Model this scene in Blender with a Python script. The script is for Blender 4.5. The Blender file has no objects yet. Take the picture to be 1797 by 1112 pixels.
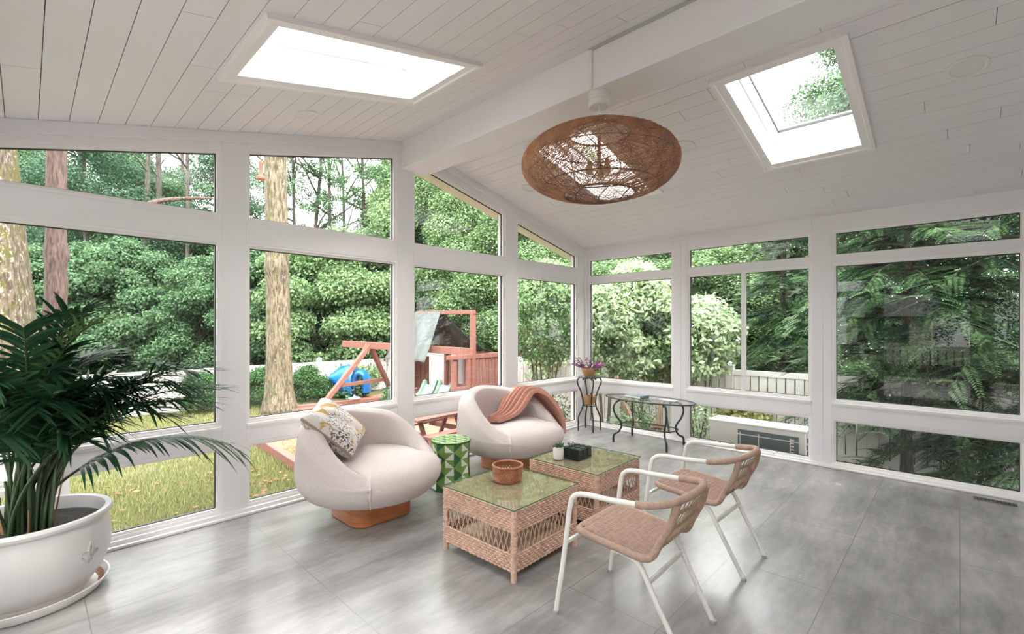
import bpy, math, random
import numpy as np
from mathutils import Vector, Matrix
from math import sin, cos, pi, radians as R, sqrt, hypot
scene = bpy.context.scene
COL = scene.collection
# ------------------------------------------------------------------ camera, world, sun, exposure
FPX, HOR, YAW = 816.95, 572.24, 0.763683
CAM = Vector((-5.933, -4.120, 1.5))
cd = bpy.data.cameras.new('camera'); cam = bpy.data.objects.new('camera', cd); COL.objects.link(cam)
cam.location = CAM; cam.rotation_euler = (pi/2, 0, YAW - pi/2)
cd.sensor_fit = 'HORIZONTAL'; cd.sensor_width = 36; cd.lens = FPX/1797*36
cd.shift_y = (HOR - 556)/1797; cd.clip_start = 0.05; cd.clip_end = 300
scene.camera = cam
vs = scene.view_settings
scene.display_settings.display_device = 'sRGB'
vs.view_transform = 'Standard'; vs.look = 'None'; vs.gamma = 1; vs.use_curve_mapping = False
vs.exposure = 1.66
cy = scene.cycles
cy.max_bounces = 10; cy.diffuse_bounces = 7; cy.glossy_bounces = 4; cy.transmission_bounces = 4
cy.transparent_max_bounces = 24; cy.caustics_reflective = False; cy.caustics_refractive = False
cy.use_denoising = True; cy.sample_clamp_indirect = 6
w = bpy.data.worlds.new('overcast_sky'); scene.world = w; w.use_nodes = True
nt = w.node_tree; nt.nodes.clear()
o_ = nt.nodes.new('ShaderNodeOutputWorld'); b_ = nt.nodes.new('ShaderNodeBackground')
tc = nt.nodes.new('ShaderNodeTexCoord'); sx = nt.nodes.new('ShaderNodeSeparateXYZ'); rp = nt.nodes.new('ShaderNodeValToRGB')
nt.links.new(tc.outputs['Generated'], sx.inputs[0]); nt.links.new(sx.outputs['Z'], rp.inputs[0])
rp.color_ramp.elements[0].position = 0.0; rp.color_ramp.elements[0].color = (.80, .80, .80, 1)
rp.color_ramp.elements[1].position = 0.7; rp.color_ramp.elements[1].color = (2.1, 2.08, 2.08, 1)
nt.links.new(rp.outputs[0], b_.inputs[0]); b_.inputs[1].default_value = 2.0
nt.links.new(b_.outputs[0], o_.inputs[0])
sl = bpy.data.lights.new('sun', 'SUN'); sun = bpy.data.objects.new('sun', sl); COL.objects.link(sun)
sl.energy = 2.0; sl.angle = R(28); sl.color = (1, .95, .86)
sun.rotation_euler = Vector((.28, .62, -.73)).to_track_quat('-Z', 'Y').to_euler()

FW = Vector((cos(YAW), sin(YAW))); RT = Vector((sin(YAW), -cos(YAW)))
def P(px, D):
    """ground position seen at image column px, D metres ahead of the camera"""
    d = FW + RT*((px - 898.5)/FPX)
    return (CAM.x + d.x*D, CAM.y + d.y*D)

# ------------------------------------------------------------------ materials
def mat(name, col, rough=.6, var=.12, scale=8, bump=0, bscale=None, spec=.5, metal=0, stretch=None, col2=None, coat=0, trans=0):
    m = bpy.data.materials.new(name); m.use_nodes = True
    n = m.node_tree.nodes; l = m.node_tree.links
    p = n['Principled BSDF']
    p.inputs['Roughness'].default_value = rough; p.inputs['Metallic'].default_value = metal
    p.inputs['Specular IOR Level'].default_value = spec; p.inputs['Coat Weight'].default_value = coat
    t = n.new('ShaderNodeTexCoord'); mp = n.new('ShaderNodeMapping'); nz = n.new('ShaderNodeTexNoise')
    l.new(t.outputs['Object'], mp.inputs[0]); l.new(mp.outputs[0], nz.inputs['Vector'])
    if stretch: mp.inputs['Scale'].default_value = stretch
    nz.inputs['Scale'].default_value = scale; nz.inputs['Detail'].default_value = 5
    r = n.new('ShaderNodeValToRGB'); l.new(nz.outputs['Fac'], r.inputs[0])
    r.color_ramp.elements[0].position = .3; r.color_ramp.elements[1].position = .7
    c2 = col2 or tuple(min(1, c*(1+var)) for c in col)
    c1 = col if col2 else tuple(c*(1-var) for c in col)
    r.color_ramp.elements[0].color = (*c1, 1); r.color_ramp.elements[1].color = (*c2, 1)
    l.new(r.outputs[0], p.inputs['Base Color'])
    if bump:
        b = n.new('ShaderNodeBump'); b.inputs['Strength'].default_value = bump; b.inputs['Distance'].default_value = .01
        nb = n.new('ShaderNodeTexNoise'); nb.inputs['Scale'].default_value = bscale or scale*4; nb.inputs['Detail'].default_value = 4
        l.new(mp.outputs[0], nb.inputs['Vector']); l.new(nb.outputs['Fac'], b.inputs['Height']); l.new(b.outputs[0], p.inputs['Normal'])
    return m
def leafmat(name, c1, c2, trans=.35, rough=.5):
    m = bpy.data.materials.new(name); m.use_nodes = True
    n = m.node_tree.nodes; l = m.node_tree.links; p = n['Principled BSDF']
    g = n.new('ShaderNodeNewGeometry'); r = n.new('ShaderNodeValToRGB')
    l.new(g.outputs['Random Per Island'], r.inputs[0])
    r.color_ramp.elements[0].color = (*c1, 1); r.color_ramp.elements[1].color = (*c2, 1)
    l.new(r.outputs[0], p.inputs['Base Color']); p.inputs['Roughness'].default_value = rough
    p.inputs['Specular IOR Level'].default_value = .2
    if trans:
        tr = n.new('ShaderNodeBsdfTranslucent'); mx = n.new('ShaderNodeMixShader'); mx.inputs[0].default_value = trans
        l.new(r.outputs[0], tr.inputs[0]); l.new(p.outputs[0], mx.inputs[1]); l.new(tr.outputs[0], mx.inputs[2])
        l.new(mx.outputs[0], n['Material Output'].inputs[0])
    return m
def glassmat(name, tint=(.97, .985, .975), ior=1.5):
    m = bpy.data.materials.new(name); m.use_nodes = True
    n = m.node_tree.nodes; l = m.node_tree.links; n.remove(n['Principled BSDF'])
    f = n.new('ShaderNodeFresnel'); gm = n.new('ShaderNodeNewGeometry'); mr = n.new('ShaderNodeMapRange')
    mr.inputs[3].default_value = ior; mr.inputs[4].default_value = 1/ior          # the same reflectance from both faces of a pane
    l.new(gm.outputs['Backfacing'], mr.inputs[0]); l.new(mr.outputs[0], f.inputs[0])
    t = n.new('ShaderNodeBsdfTransparent'); t.inputs[0].default_value = (*tint, 1)
    g = n.new('ShaderNodeBsdfGlossy'); g.inputs['Roughness'].default_value = 0
    x = n.new('ShaderNodeMixShader'); l.new(f.outputs[0], x.inputs[0]); l.new(t.outputs[0], x.inputs[1]); l.new(g.outputs[0], x.inputs[2])
    l.new(x.outputs[0], n['Material Output'].inputs[0])
    return m
WHITE = (.785, .758, .775)
M = {}
M['paint'] = mat('white_wall_paint', WHITE, .5, .015, 3)
M['ceil'] = mat('white_ceiling_boards', (.745, .722, .74), .5, .02, 2, stretch=(1, .1, 1))
M['frame'] = mat('white_vinyl_frame', (.82, .795, .79), .35, .01, 3)
M['gasket'] = mat('dark_glazing_gasket', (.015, .02, .018), .5, .1, 20)
M['glass'] = glassmat('clear_window_glass', ior=1.56)
M['tableglass'] = glassmat('table_glass', (.93, .97, .93), 1.85)
M['soffit'] = mat('cream_soffit', (.62, .58, .45), .6, .05, 4)
M['shaft'] = mat('white_skylight_lining', (.90, .905, .92), .4, .01, 3)
M['blackmetal'] = mat('black_wrought_iron', (.012, .02, .018), .4, .3, 30, spec=.5)
M['whitemetal'] = mat('white_powder_coated_tube', (.80, .78, .755), .3, .02, 12)
M['tan'] = mat('tan_plastic_wicker', (.44, .295, .23), .5, .12, 40, bump=.5, bscale=120)
M['olive'] = mat('shaded_wicker', (.40, .285, .20), .55, .12, 40)
M['wicker'] = mat('honey_wicker', (.57, .37, .285), .5, .22, 30)
M['wickerdk'] = mat('woven_top_wicker', (.52, .43, .30), .5, .2, 30)
M['rattan'] = mat('brown_rattan', (.46, .235, .13), .55, .3, 14)
M['rattandk'] = mat('dark_rattan_core', (.20, .10, .055), .6, .3, 14)
M['basket'] = mat('red_brown_cane', (.34, .14, .07), .4, .35, 25)
M['fabric'] = mat('oatmeal_woven_fabric', (.585, .52, .50), .95, .05, 60, bump=.25, bscale=260, spec=.1)
M['piping'] = mat('cream_piping', (.66, .60, .575), .8, .03, 40)
M['oak'] = mat('orange_oiled_wood', (.40, .145, .05), .38, .25, 6, stretch=(1, 1, 8))
M['throw'] = mat('terracotta_knit', (.50, .25, .19), .95, .14, 50, bump=.8, bscale=150, spec=.1)
M['pot'] = mat('white_glazed_planter', (.57, .555, .55), .3, .03, 5, coat=.2)
M['relief'] = mat('worn_grey_relief', (.42, .42, .41), .5, .3, 30)
M['soil'] = mat('dark_potting_soil', (.018, .016, .013), .95, .5, 30, bump=1, bscale=60)
M['saucer'] = mat('white_plastic_saucer', (.74, .72, .70), .4, .03, 5)
M['palm'] = leafmat('dark_palm_leaflet', (.010, .040, .020), (.030, .088, .036), .18, .55)
M['palmlt'] = leafmat('fresh_palm_leaflet', (.06, .13, .03), (.10, .19, .05), .3, .4)
M['palmstem'] = mat('palm_cane', (.035, .065, .025), .45, .4, 12)
M['drystem'] = mat('dry_palm_sheath', (.35, .19, .10), .7, .3, 20)
M['terracotta'] = mat('tan_clay', (.42, .22, .10), .6, .1, 10)
M['purple'] = leafmat('purple_foliage', (.06, .02, .05), (.22, .05, .16), .2)
M['magenta'] = leafmat('magenta_petals', (.32, .03, .24), (.55, .08, .42), .2)
M['succ'] = leafmat('succulent_green', (.04, .10, .05), (.12, .22, .12), .1)
M['ceramic'] = mat('white_ceramic', (.78, .75, .73), .35, .02, 6)
M['blackbox'] = mat('black_lacquer', (.008, .016, .015), .25, .2, 10)
M['book'] = mat('grey_blue_cover', (.13, .185, .195), .5, .08, 8)
M['paper'] = mat('white_paper', (.82, .80, .78), .6, .02, 8)
M['greendk'] = mat('dark_green_glaze', (.03, .115, .045), .22, .15, 14)
M['greenmd'] = mat('leaf_green_glaze', (.165, .30, .07), .22, .12, 14)
M['greenlt'] = mat('white_green_glaze', (.70, .74, .62), .22, .05, 14)
M['cover'] = mat('white_cover_plate', (.74, .73, .70), .45, .02, 6)
M['lens'] = mat('frosted_lamp_lens', (.70, .69, .67), .5, .02, 6)
M['grey'] = mat('grey_metal_grille', (.16, .17, .17), .4, .1, 12, metal=.6)
M['bulb'] = mat('frosted_bulb', (.55, .36, .2), .3, .05, 6)
M['redwood'] = mat('red_stained_timber', (.20, .083, .064), .7, .2, 9, stretch=(3, 3, 3), bump=.3)
M['redwooddk'] = mat('dark_red_board', (.12, .04, .028), .75, .25, 9)  # darker red for the tower deck and back boards
M['tarp'] = mat('grey_green_tarpaulin', (.042, .050, .048), .55, .14, 5, bump=.7, bscale=7)
M['tarpdk'] = mat('dark_tarpaulin_underside', (.04, .048, .048), .6, .14, 5, bump=.7, bscale=7)
M['blue'] = mat('blue_plastic', (.006, .11, .34), .3, .3, 5, bump=.9, bscale=9)
M['mint'] = mat('pale_green_plastic', (.12, .185, .15), .4, .06, 6)
M['fence'] = mat('white_vinyl_fence', (.52, .505, .495), .55, .06, 4)
M['rail'] = mat('grey_painted_rail', (.45, .44, .42), .6, .06, 5)
M['baluster'] = mat('dark_baluster', (.03, .045, .045), .4, .2, 12)
M['acbody'] = mat('cream_enamel', (.74, .71, .67), .45, .03, 5)
M['acgrille'] = mat('slate_grille_mesh', (.10, .125, .125), .5, .1, 30)
M['yellow'] = mat('yellow_rope', (.75, .55, .12), .7, .15, 20)
M['chain'] = mat('dark_swing_chain', (.05, .05, .05), .5, .2, 20)
M['feeder'] = mat('red_feeder_plastic', (.65, .09, .05), .4, .15, 10)
M['brick'] = mat('brown_brick_house', (.36, .21, .14), .85, .2, 6)
M['siding'] = mat('pale_house_siding', (.66, .62, .60), .7, .05, 5)
M['roof'] = mat('grey_shingle', (.16, .16, .16), .9, .2, 8)
M['mulch'] = mat('red_brown_mulch', (.26, .13, .085), .95, .45, 12, bump=1, bscale=40)
M['deck'] = mat('grey_deck_boards', (.30, .29, .28), .7, .12, 6, stretch=(1, 8, 1))
M['dryleaf'] = leafmat('fallen_brown_leaves', (.16, .06, .035), (.27, .14, .085), .1, .7)
M['leafA'] = leafmat('mid_green_leaves', (.050, .122, .055), (.145, .245, .120))
M['leafB'] = leafmat('bright_green_leaves', (.115, .210, .085), (.27, .39, .19))
M['leafC'] = leafmat('deep_green_leaves', (.028, .080, .042), (.075, .150, .080))
M['leafP'] = leafmat('pale_green_leaves', (.24, .36, .18), (.52, .62, .40))
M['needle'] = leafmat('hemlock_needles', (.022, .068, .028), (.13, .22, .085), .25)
M['needle_shade'] = leafmat('shaded_hemlock_needles', (.006, .028, .014), (.016, .052, .022), .1)  # shade inside the hemlock put into the needle colour
M['pinkfl'] = leafmat('pale_pink_blossom', (.60, .38, .42), (.75, .62, .60), .3)
M['varieg'] = leafmat('yellow_green_leaves', (.30, .36, .10), (.62, .60, .30), .3)
M['hedge'] = leafmat('boxwood_leaves', (.022, .075, .025), (.075, .16, .05), .2)
M['twig'] = mat('grey_brown_bark', (.11, .095, .08), .9, .35, 14, stretch=(2, 2, .5), bump=.6)
M['drift'] = mat('pale_bare_wood', (.36, .26, .18), .8, .25, 14, stretch=(2, 2, .4))

def floor_mat():
    m = mat('grey_stone_look_tile', (.30, .29, .28), .3, .1, 3, coat=.2)
    m.node_tree.nodes['Principled BSDF'].inputs['Coat Roughness'].default_value = .17
    n = m.node_tree.nodes; l = m.node_tree.links; p = n['Principled BSDF']
    tc = n.new('ShaderNodeTexCoord')
    def noise(scale, sc, det=6, off=(0, 0, 0)):
        mp = n.new('ShaderNodeMapping'); mp.inputs['Scale'].default_value = sc; mp.inputs['Location'].default_value = off
        z = n.new('ShaderNodeTexNoise'); z.inputs['Scale'].default_value = scale; z.inputs['Detail'].default_value = det; z.inputs['Roughness'].default_value = .6
        l.new(tc.outputs['Object'], mp.inputs[0]); l.new(mp.outputs[0], z.inputs['Vector']); return z.outputs['Fac']
    def math_(op, a, b):
        q = n.new('ShaderNodeMath'); q.operation = op
        for i, s in enumerate((a, b)):
            if isinstance(s, (int, float)): q.inputs[i].default_value = s
            else: l.new(s, q.inputs[i])
        return q.outputs[0]
    streak = noise(1.9, (.7, 2.6, 1), 9); fine = noise(11, (.7, 2.4, 1), 10); blot = noise(1.6, (1, 1, 1), 9, (3, 1, 0))
    s = math_('ADD', math_('MULTIPLY', streak, .55), math_('ADD', math_('MULTIPLY', fine, .2), math_('MULTIPLY', blot, .35)))
    r = n.new('ShaderNodeValToRGB'); l.new(s, r.inputs[0])
    e = r.color_ramp.elements; e[0].position = .44; e[0].color = (.20, .193, .191, 1); e[1].position = .69; e[1].color = (.375, .362, .357, 1)
    br = n.new('ShaderNodeTexBrick'); br.offset = 0; br.inputs['Scale'].default_value = 1
    br.inputs['Brick Width'].default_value = .97; br.inputs['Row Height'].default_value = .54
    br.inputs['Mortar Size'].default_value = .003; br.inputs['Mortar Smooth'].default_value = .1
    mp = n.new('ShaderNodeMapping'); mp.inputs['Location'].default_value = (5.71 + .97, 3.05 + 5.4, 0)
    l.new(tc.outputs['Object'], mp.inputs[0]); l.new(mp.outputs[0], br.inputs['Vector'])
    mx = n.new('ShaderNodeMix'); mx.data_type = 'RGBA'
    l.new(br.outputs['Fac'], mx.inputs[0]); l.new(r.outputs[0], mx.inputs[6]); mx.inputs[7].default_value = (.20, .195, .19, 1)
    l.new(mx.outputs[2], p.inputs['Base Color'])
    rr = n.new('ShaderNodeMapRange'); l.new(blot, rr.inputs[0]); rr.inputs[3].default_value = .18; rr.inputs[4].default_value = .32
    l.new(rr.outputs[0], p.inputs['Roughness'])
    b = n.new('ShaderNodeBump'); b.inputs['Strength'].default_value = .12; b.inputs['Distance'].default_value = .004
    l.new(math_('SUBTRACT', noise(70, (1, 1, 1), 3), math_('MULTIPLY', br.outputs['Fac'], .8)), b.inputs['Height']); l.new(b.outputs[0], p.inputs['Normal'])
    return m
M['tile'] = floor_mat()
def bark_mat(name, base, dark, patch=None, amount=.55, scale=5):
    m = mat(name, base, .95, .2, 5)
    n = m.node_tree.nodes; l = m.node_tree.links; p = n['Principled BSDF']
    tc = n.new('ShaderNodeTexCoord'); mp = n.new('ShaderNodeMapping'); mp.inputs['Scale'].default_value = (1, 1, .16)
    v = n.new('ShaderNodeTexNoise'); v.inputs['Scale'].default_value = 30; v.inputs['Detail'].default_value = 6
    l.new(tc.outputs['Object'], mp.inputs[0]); l.new(mp.outputs[0], v.inputs['Vector'])
    r = n.new('ShaderNodeValToRGB'); l.new(v.outputs['Fac'], r.inputs[0])
    r.color_ramp.elements[0].position = .38; r.color_ramp.elements[0].color = (*dark, 1); r.color_ramp.elements[1].position = .58; r.color_ramp.elements[1].color = (*base, 1)
    out = r.outputs[0]
    for (c, sc, th) in (patch or []):
        z = n.new('ShaderNodeTexNoise'); z.inputs['Scale'].default_value = sc; z.inputs['Detail'].default_value = 6; z.inputs['Roughness'].default_value = .7
        mq = n.new('ShaderNodeMapping'); mq.inputs['Scale'].default_value = (1, 1, .55); mq.inputs['Location'].default_value = (sc, th*9, 2)
        l.new(tc.outputs['Object'], mq.inputs[0]); l.new(mq.outputs[0], z.inputs['Vector'])
        q = n.new('ShaderNodeValToRGB'); l.new(z.outputs['Fac'], q.inputs[0]); q.color_ramp.elements[0].position = th; q.color_ramp.elements[1].position = th + .05
        mx = n.new('ShaderNodeMix'); mx.data_type = 'RGBA'; l.new(q.outputs[0], mx.inputs[0]); l.new(out, mx.inputs[6]); mx.inputs[7].default_value = (*c, 1)
        out = mx.outputs[2]
    l.new(out, p.inputs['Base Color'])
    b = n.new('ShaderNodeBump'); b.inputs['Strength'].default_value = 1; b.inputs['Distance'].default_value = .05
    l.new(v.outputs['Fac'], b.inputs['Height']); l.new(b.outputs[0], p.inputs['Normal'])
    return m
M['oakbark'] = bark_mat('lichen_oak_bark', (.14, .108, .075), (.05, .036, .022), [((.085, .075, .018), 5, .5), ((.30, .27, .22), 16, .56)])
M['pinkbark'] = bark_mat('pinkish_bark', (.15, .10, .085), (.07, .044, .036), [((.06, .04, .03), 5, .66)])
M['palebark'] = bark_mat('pale_furrowed_bark', (.19, .158, .105), (.055, .042, .025), [((.085, .085, .025), 6, .57), ((.26, .23, .165), 18, .58)])
M['darkbark'] = bark_mat('dark_woodland_bark', (.10, .085, .07), (.04, .035, .03))
def grass_mat():
    m = mat('mown_lawn', (.055, .068, .024), .95, .2, 3, bump=1, bscale=90, col2=(.115, .105, .05))
    return m
M['lawn'] = grass_mat()
M['grass'] = leafmat('grass_blades', (0.115, 0.155, 0.043), (0.324, 0.304, 0.135), .3, .7)
M['floorwood'] = mat('woodland_floor', (.05, .07, .03), .95, .4, 2, col2=(.10, .10, .06))
def pillow_mat():
    m = mat('printed_pillow_fabric', (.62, .57, .53), .9, .05, 20)
    n = m.node_tree.nodes; l = m.node_tree.links; p = n['Principled BSDF']; tc = n.new('ShaderNodeTexCoord')
    z = n.new('ShaderNodeTexNoise'); z.inputs['Scale'].default_value = 7; z.inputs['Distortion'].default_value = 1.5; l.new(tc.outputs['Object'], z.inputs['Vector'])
    rA = n.new('ShaderNodeValToRGB'); l.new(z.outputs['Fac'], rA.inputs[0])
    rA.color_ramp.elements[0].position = .55; rA.color_ramp.elements[0].color = (.66, .61, .57, 1); rA.color_ramp.elements[1].position = .63; rA.color_ramp.elements[1].color = (.52, .31, .09, 1)
    wv = n.new('ShaderNodeTexWave'); wv.inputs['Scale'].default_value = 9; wv.inputs['Distortion'].default_value = 22; wv.inputs['Detail'].default_value = 3; wv.inputs['Detail Scale'].default_value = 1.6
    l.new(tc.outputs['Object'], wv.inputs['Vector'])
    rW = n.new('ShaderNodeValToRGB'); l.new(wv.outputs['Fac'], rW.inputs[0]); rW.color_ramp.elements[0].position = .12; rW.color_ramp.elements[1].position = .3
    z2 = n.new('ShaderNodeTexNoise'); z2.inputs['Scale'].default_value = 4.5; l.new(tc.outputs['Object'], z2.inputs['Vector'])
    r2 = n.new('ShaderNodeValToRGB'); l.new(z2.outputs['Fac'], r2.inputs[0]); r2.color_ramp.elements[0].position = .44; r2.color_ramp.elements[1].position = .56
    mxx = n.new('ShaderNodeMath'); mxx.operation = 'MAXIMUM'; l.new(rW.outputs[0], mxx.inputs[0]); l.new(r2.outputs[0], mxx.inputs[1])
    mx = n.new('ShaderNodeMix'); mx.data_type = 'RGBA'; l.new(mxx.outputs[0], mx.inputs[0]); mx.inputs[6].default_value = (.07, .075, .09, 1); l.new(rA.outputs[0], mx.inputs[7])
    l.new(mx.outputs[2], p.inputs['Base Color']); return m
M['pillow'] = pillow_mat()
M['pillowside'] = mat('tan_pillow_edge', (.36, .29, .23), .9, .1, 30)

# ------------------------------------------------------------------ mesh helpers
def smooth_path(pts, k=8, closed=False):
    pts = [Vector(p) for p in pts]; n = len(pts); out = []
    for i in range(n if closed else n-1):
        p1, p2 = pts[i], pts[(i+1) % n]
        p0 = pts[i-1] if (i > 0 or closed) else p1 + (p1 - p2)
        p3 = pts[(i+2) % n] if (i+2 < n or closed) else p2 + (p2 - p1)
        for j in range(k):
            t = j/k
            out.append(.5*((2*p1) + (p2-p0)*t + (2*p0-5*p1+4*p2-p3)*t*t + (3*p1-p0-3*p2+p3)*t**3))
    if not closed: out.append(pts[-1])
    return out
class MB:
    def __init__(s): s.v = []; s.f = []; s.m = []
    def add(s, v, f, mi=0):
        b = len(s.v); s.v += [tuple(p) for p in v]; s.f += [tuple(i+b for i in q) for q in f]; s.m += [mi]*len(f); return s
    def box(s, x0, x1, y0, y1, z0, z1, mi=0):
        v = [(x, y, z) for z in (z0, z1) for y in (y0, y1) for x in (x0, x1)]
        return s.add(v, [(0, 2, 3, 1), (4, 5, 7, 6), (0, 1, 5, 4), (2, 6, 7, 3), (0, 4, 6, 2), (1, 3, 7, 5)], mi)
    def obox(s, c, ax, ay, az, mi=0):
        c, ax, ay, az = map(Vector, (c, ax, ay, az))
        v = [c + ax*i + ay*j + az*k for k in (-1, 1) for j in (-1, 1) for i in (-1, 1)]
        return s.add(v, [(0, 2, 3, 1), (4, 5, 7, 6), (0, 1, 5, 4), (2, 6, 7, 3), (0, 4, 6, 2), (1, 3, 7, 5)], mi)
    def beam(s, a, b, wd, ht, up=(0, 0, 1), mi=0):
        a, b = Vector(a), Vector(b); d = (b-a); L = d.length; d.normalize(); up = Vector(up)
        if abs(d.dot(up)) > .98: up = Vector((0, 1, 0))
        sd = d.cross(up).normalized(); u2 = sd.cross(d)
        return s.obox((a+b)/2, d*L/2, sd*wd/2, u2*ht/2, mi)
    def loft(s, rings, ring_closed=True, loft_closed=False, cap=False, mi=0):
        n = len(rings[0]); v = [p for r in rings for p in r]; f = []; k = len(rings)
        for i in range(k if loft_closed else k-1):
            a, b = i*n, ((i+1) % k)*n
            for j in range(n if ring_closed else n-1):
                j2 = (j+1) % n; f.append((a+j, a+j2, b+j2, b+j))
        if cap: f += [tuple(reversed(range(n))), tuple(range((k-1)*n, k*n))]
        return s.add(v, f, mi)
    def tube(s, pts, r, n=8, closed=False, mi=0, cap=True, flat=1):
        pts = [Vector(p) for p in pts]; N = len(pts); rr = r if hasattr(r, '__len__') else [r]*N
        rings = []; prev = None
        for i in range(N):
            a = pts[(i-1) % N] if (i > 0 or closed) else pts[i]; b = pts[(i+1) % N] if (i < N-1 or closed) else pts[i]
            t = (b-a)
            t = t.normalized() if t.length > 1e-9 else Vector((0, 0, 1))
            if prev is None:
                u = Vector((0, 0, 1)) if abs(t.z) < .9 else Vector((1, 0, 0))
                u = (u - t*u.dot(t)).normalized()
            else:
                u = prev - t*prev.dot(t)
                u = u.normalized() if u.length > 1e-6 else t.orthogonal().normalized()
            prev = u; w_ = t.cross(u)
            rings.append([pts[i] + (u*cos(2*pi*k/n) + w_*flat*sin(2*pi*k/n))*rr[i] for k in range(n)])
        return s.loft(rings, True, closed, cap and not closed, mi)
    def lathe(s, prof, n=32, c=(0, 0, 0), mi=0, cap=False, sx=1, sy=1):
        rings = [[(c[0]+r*sx*cos(2*pi*k/n), c[1]+r*sy*sin(2*pi*k/n), c[2]+z) for k in range(n)] for r, z in prof]
        return s.loft(rings, True, False, cap, mi)
    def prism(s, poly, a, b, fn, mi=0):
        n = len(poly); v = [fn(p, a) for p in poly] + [fn(p, b) for p in poly]
        f = [tuple(reversed(range(n))), tuple(range(n, 2*n))] + [(i, (i+1) % n, n+(i+1) % n, n+i) for i in range(n)]
        return s.add(v, f, mi)
    def ball(s, c, r, n=12, k=8, mi=0, sz=1):
        return s.lathe([(max(1e-4, r*sin(pi*i/k)), -r*sz*cos(pi*i/k)) for i in range(k+1)], n, c, mi)
    def build(s, name, m, parent=None, world=False, smooth=40, bevel=0, seg=2, loc=None):
        me = bpy.data.meshes.new(name); me.from_pydata(s.v, [], s.f)
        for q in (m if isinstance(m, (list, tuple)) else [m]): me.materials.append(M[q])
        if any(s.m): me.polygons.foreach_set('material_index', s.m)
        if world and parent is not None: me.transform(Matrix.Translation(-parent.location))
        me.update()
        if smooth:
            me.polygons.foreach_set('use_smooth', [True]*len(me.polygons)); me.set_sharp_from_angle(angle=R(smooth))
        o = bpy.data.objects.new(name, me); COL.objects.link(o)
        if parent is not None: o.parent = parent
        if loc is not None: o.location = loc
        if bevel:
            b = o.modifiers.new('edge', 'BEVEL'); b.width = bevel; b.segments = seg; b.limit_method = 'ANGLE'; b.angle_limit = R(40)
        return o
def recalc(o):
    import bmesh
    bm = bmesh.new(); bm.from_mesh(o.data); bmesh.ops.recalc_face_normals(bm, faces=bm.faces[:]); bm.to_mesh(o.data); bm.free(); return o
def fastmesh(name, V, nper, mats, mi=None):
    """V: (N*nper,3) array of separate polygons of nper corners"""
    N = len(V)//nper; me = bpy.data.meshes.new(name)
    me.vertices.add(len(V)); me.vertices.foreach_set('co', np.asarray(V, dtype=np.float32).ravel())
    me.loops.add(len(V)); me.loops.foreach_set('vertex_index', np.arange(len(V), dtype=np.int32))
    me.polygons.add(N); me.polygons.foreach_set('loop_start', np.arange(0, N*nper, nper, dtype=np.int32))
    for q in mats: me.materials.append(M[q])
    if mi is not None: me.polygons.foreach_set('material_index', np.asarray(mi, dtype=np.int32))
    me.update(calc_edges=True); me.validate(); return me
def link(name, me, parent=None, loc=None):
    o = bpy.data.objects.new(name, me); COL.objects.link(o)
    if parent is not None: o.parent = parent
    if loc is not None: o.location = loc
    return o
def tag(o, label, cat, group=None, kind=None):
    o['label'] = label; o['category'] = cat
    if group: o['group'] = group
    if kind: o['kind'] = kind
    return o
def thing(name, label, cat, loc=(0, 0, 0), rz=0, group=None, kind=None):
    o = bpy.data.objects.new(name, None); COL.objects.link(o); o.empty_display_size = .1
    o.location = loc; o.rotation_euler = (0, 0, rz); return tag(o, label, cat, group, kind)
def struct(o, label, cat): return tag(o, label, cat, None, 'structure')
def copy_tree(o, parent=None):
    c = o.copy(); COL.objects.link(c)
    if parent is not None: c.parent = parent
    for ch in list(o.children): copy_tree(ch, c)
    return c

# ------------------------------------------------------------------ the room shell
RX, RZ, SL = -3.14, 3.42, .235           # ridge x, ridge z, ceiling slope
XL, YB = -6.28, -6.2                     # left wall, wall behind the camera
GZ = -.6                                 # garden level
def cz(x): return RZ - SL*abs(x-RX)
mb = MB(); mb.box(XL-.15, .15, YB-.15, .15, -.12, 0); struct(mb.build('floor', 'tile', smooth=0), 'grey stone-look tiled floor with pale joints', 'floor')
# gable wall: boards round the openings, inner face y=0, outer y=.14
GX = [(-6.20, -4.915), (-4.68, -3.35), (-3.096, -1.777), (-1.50, -.225)]     # glass columns
ZL, ZB, ZT = (.089, .531), (.755, 2.13), 2.378
E_ = .035
def topz(x): return cz(x) - (.165 if x < RX else .19)
mb = MB(); Y0, Y1 = 0, .14
def gpoly(poly): mb.prism(poly, Y0, Y1, lambda p, y: (p[0], y, p[1]))
xs = [XL-.15] + [q for a, b in GX for q in (a-E_, b+E_)] + [.15]
for i in range(0, len(xs), 2):
    a, b = xs[i], xs[i+1]
    pts = [(a, 0), (b, 0), (b, cz(b)+.05)] + ([(RX, RZ+.05)] if a < RX < b else []) + [(a, cz(a)+.05)]
    gpoly(pts)
for a, b in GX:
    a -= E_; b += E_
    for z0, z1 in ((0, ZL[0]-E_), (ZL[1]+E_, ZB[0]-E_), (ZB[1]+E_, ZT-E_)): gpoly([(a, z0), (b, z0), (b, z1), (a, z1)])
    gpoly([(a, topz(a)+E_), (b, topz(b)+E_), (b, cz(b)+.05), (a, cz(a)+.05)])
struct(mb.build('wall_back', 'paint', smooth=0, bevel=.003), 'white gable end wall with four bays of large windows', 'wall')
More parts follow.
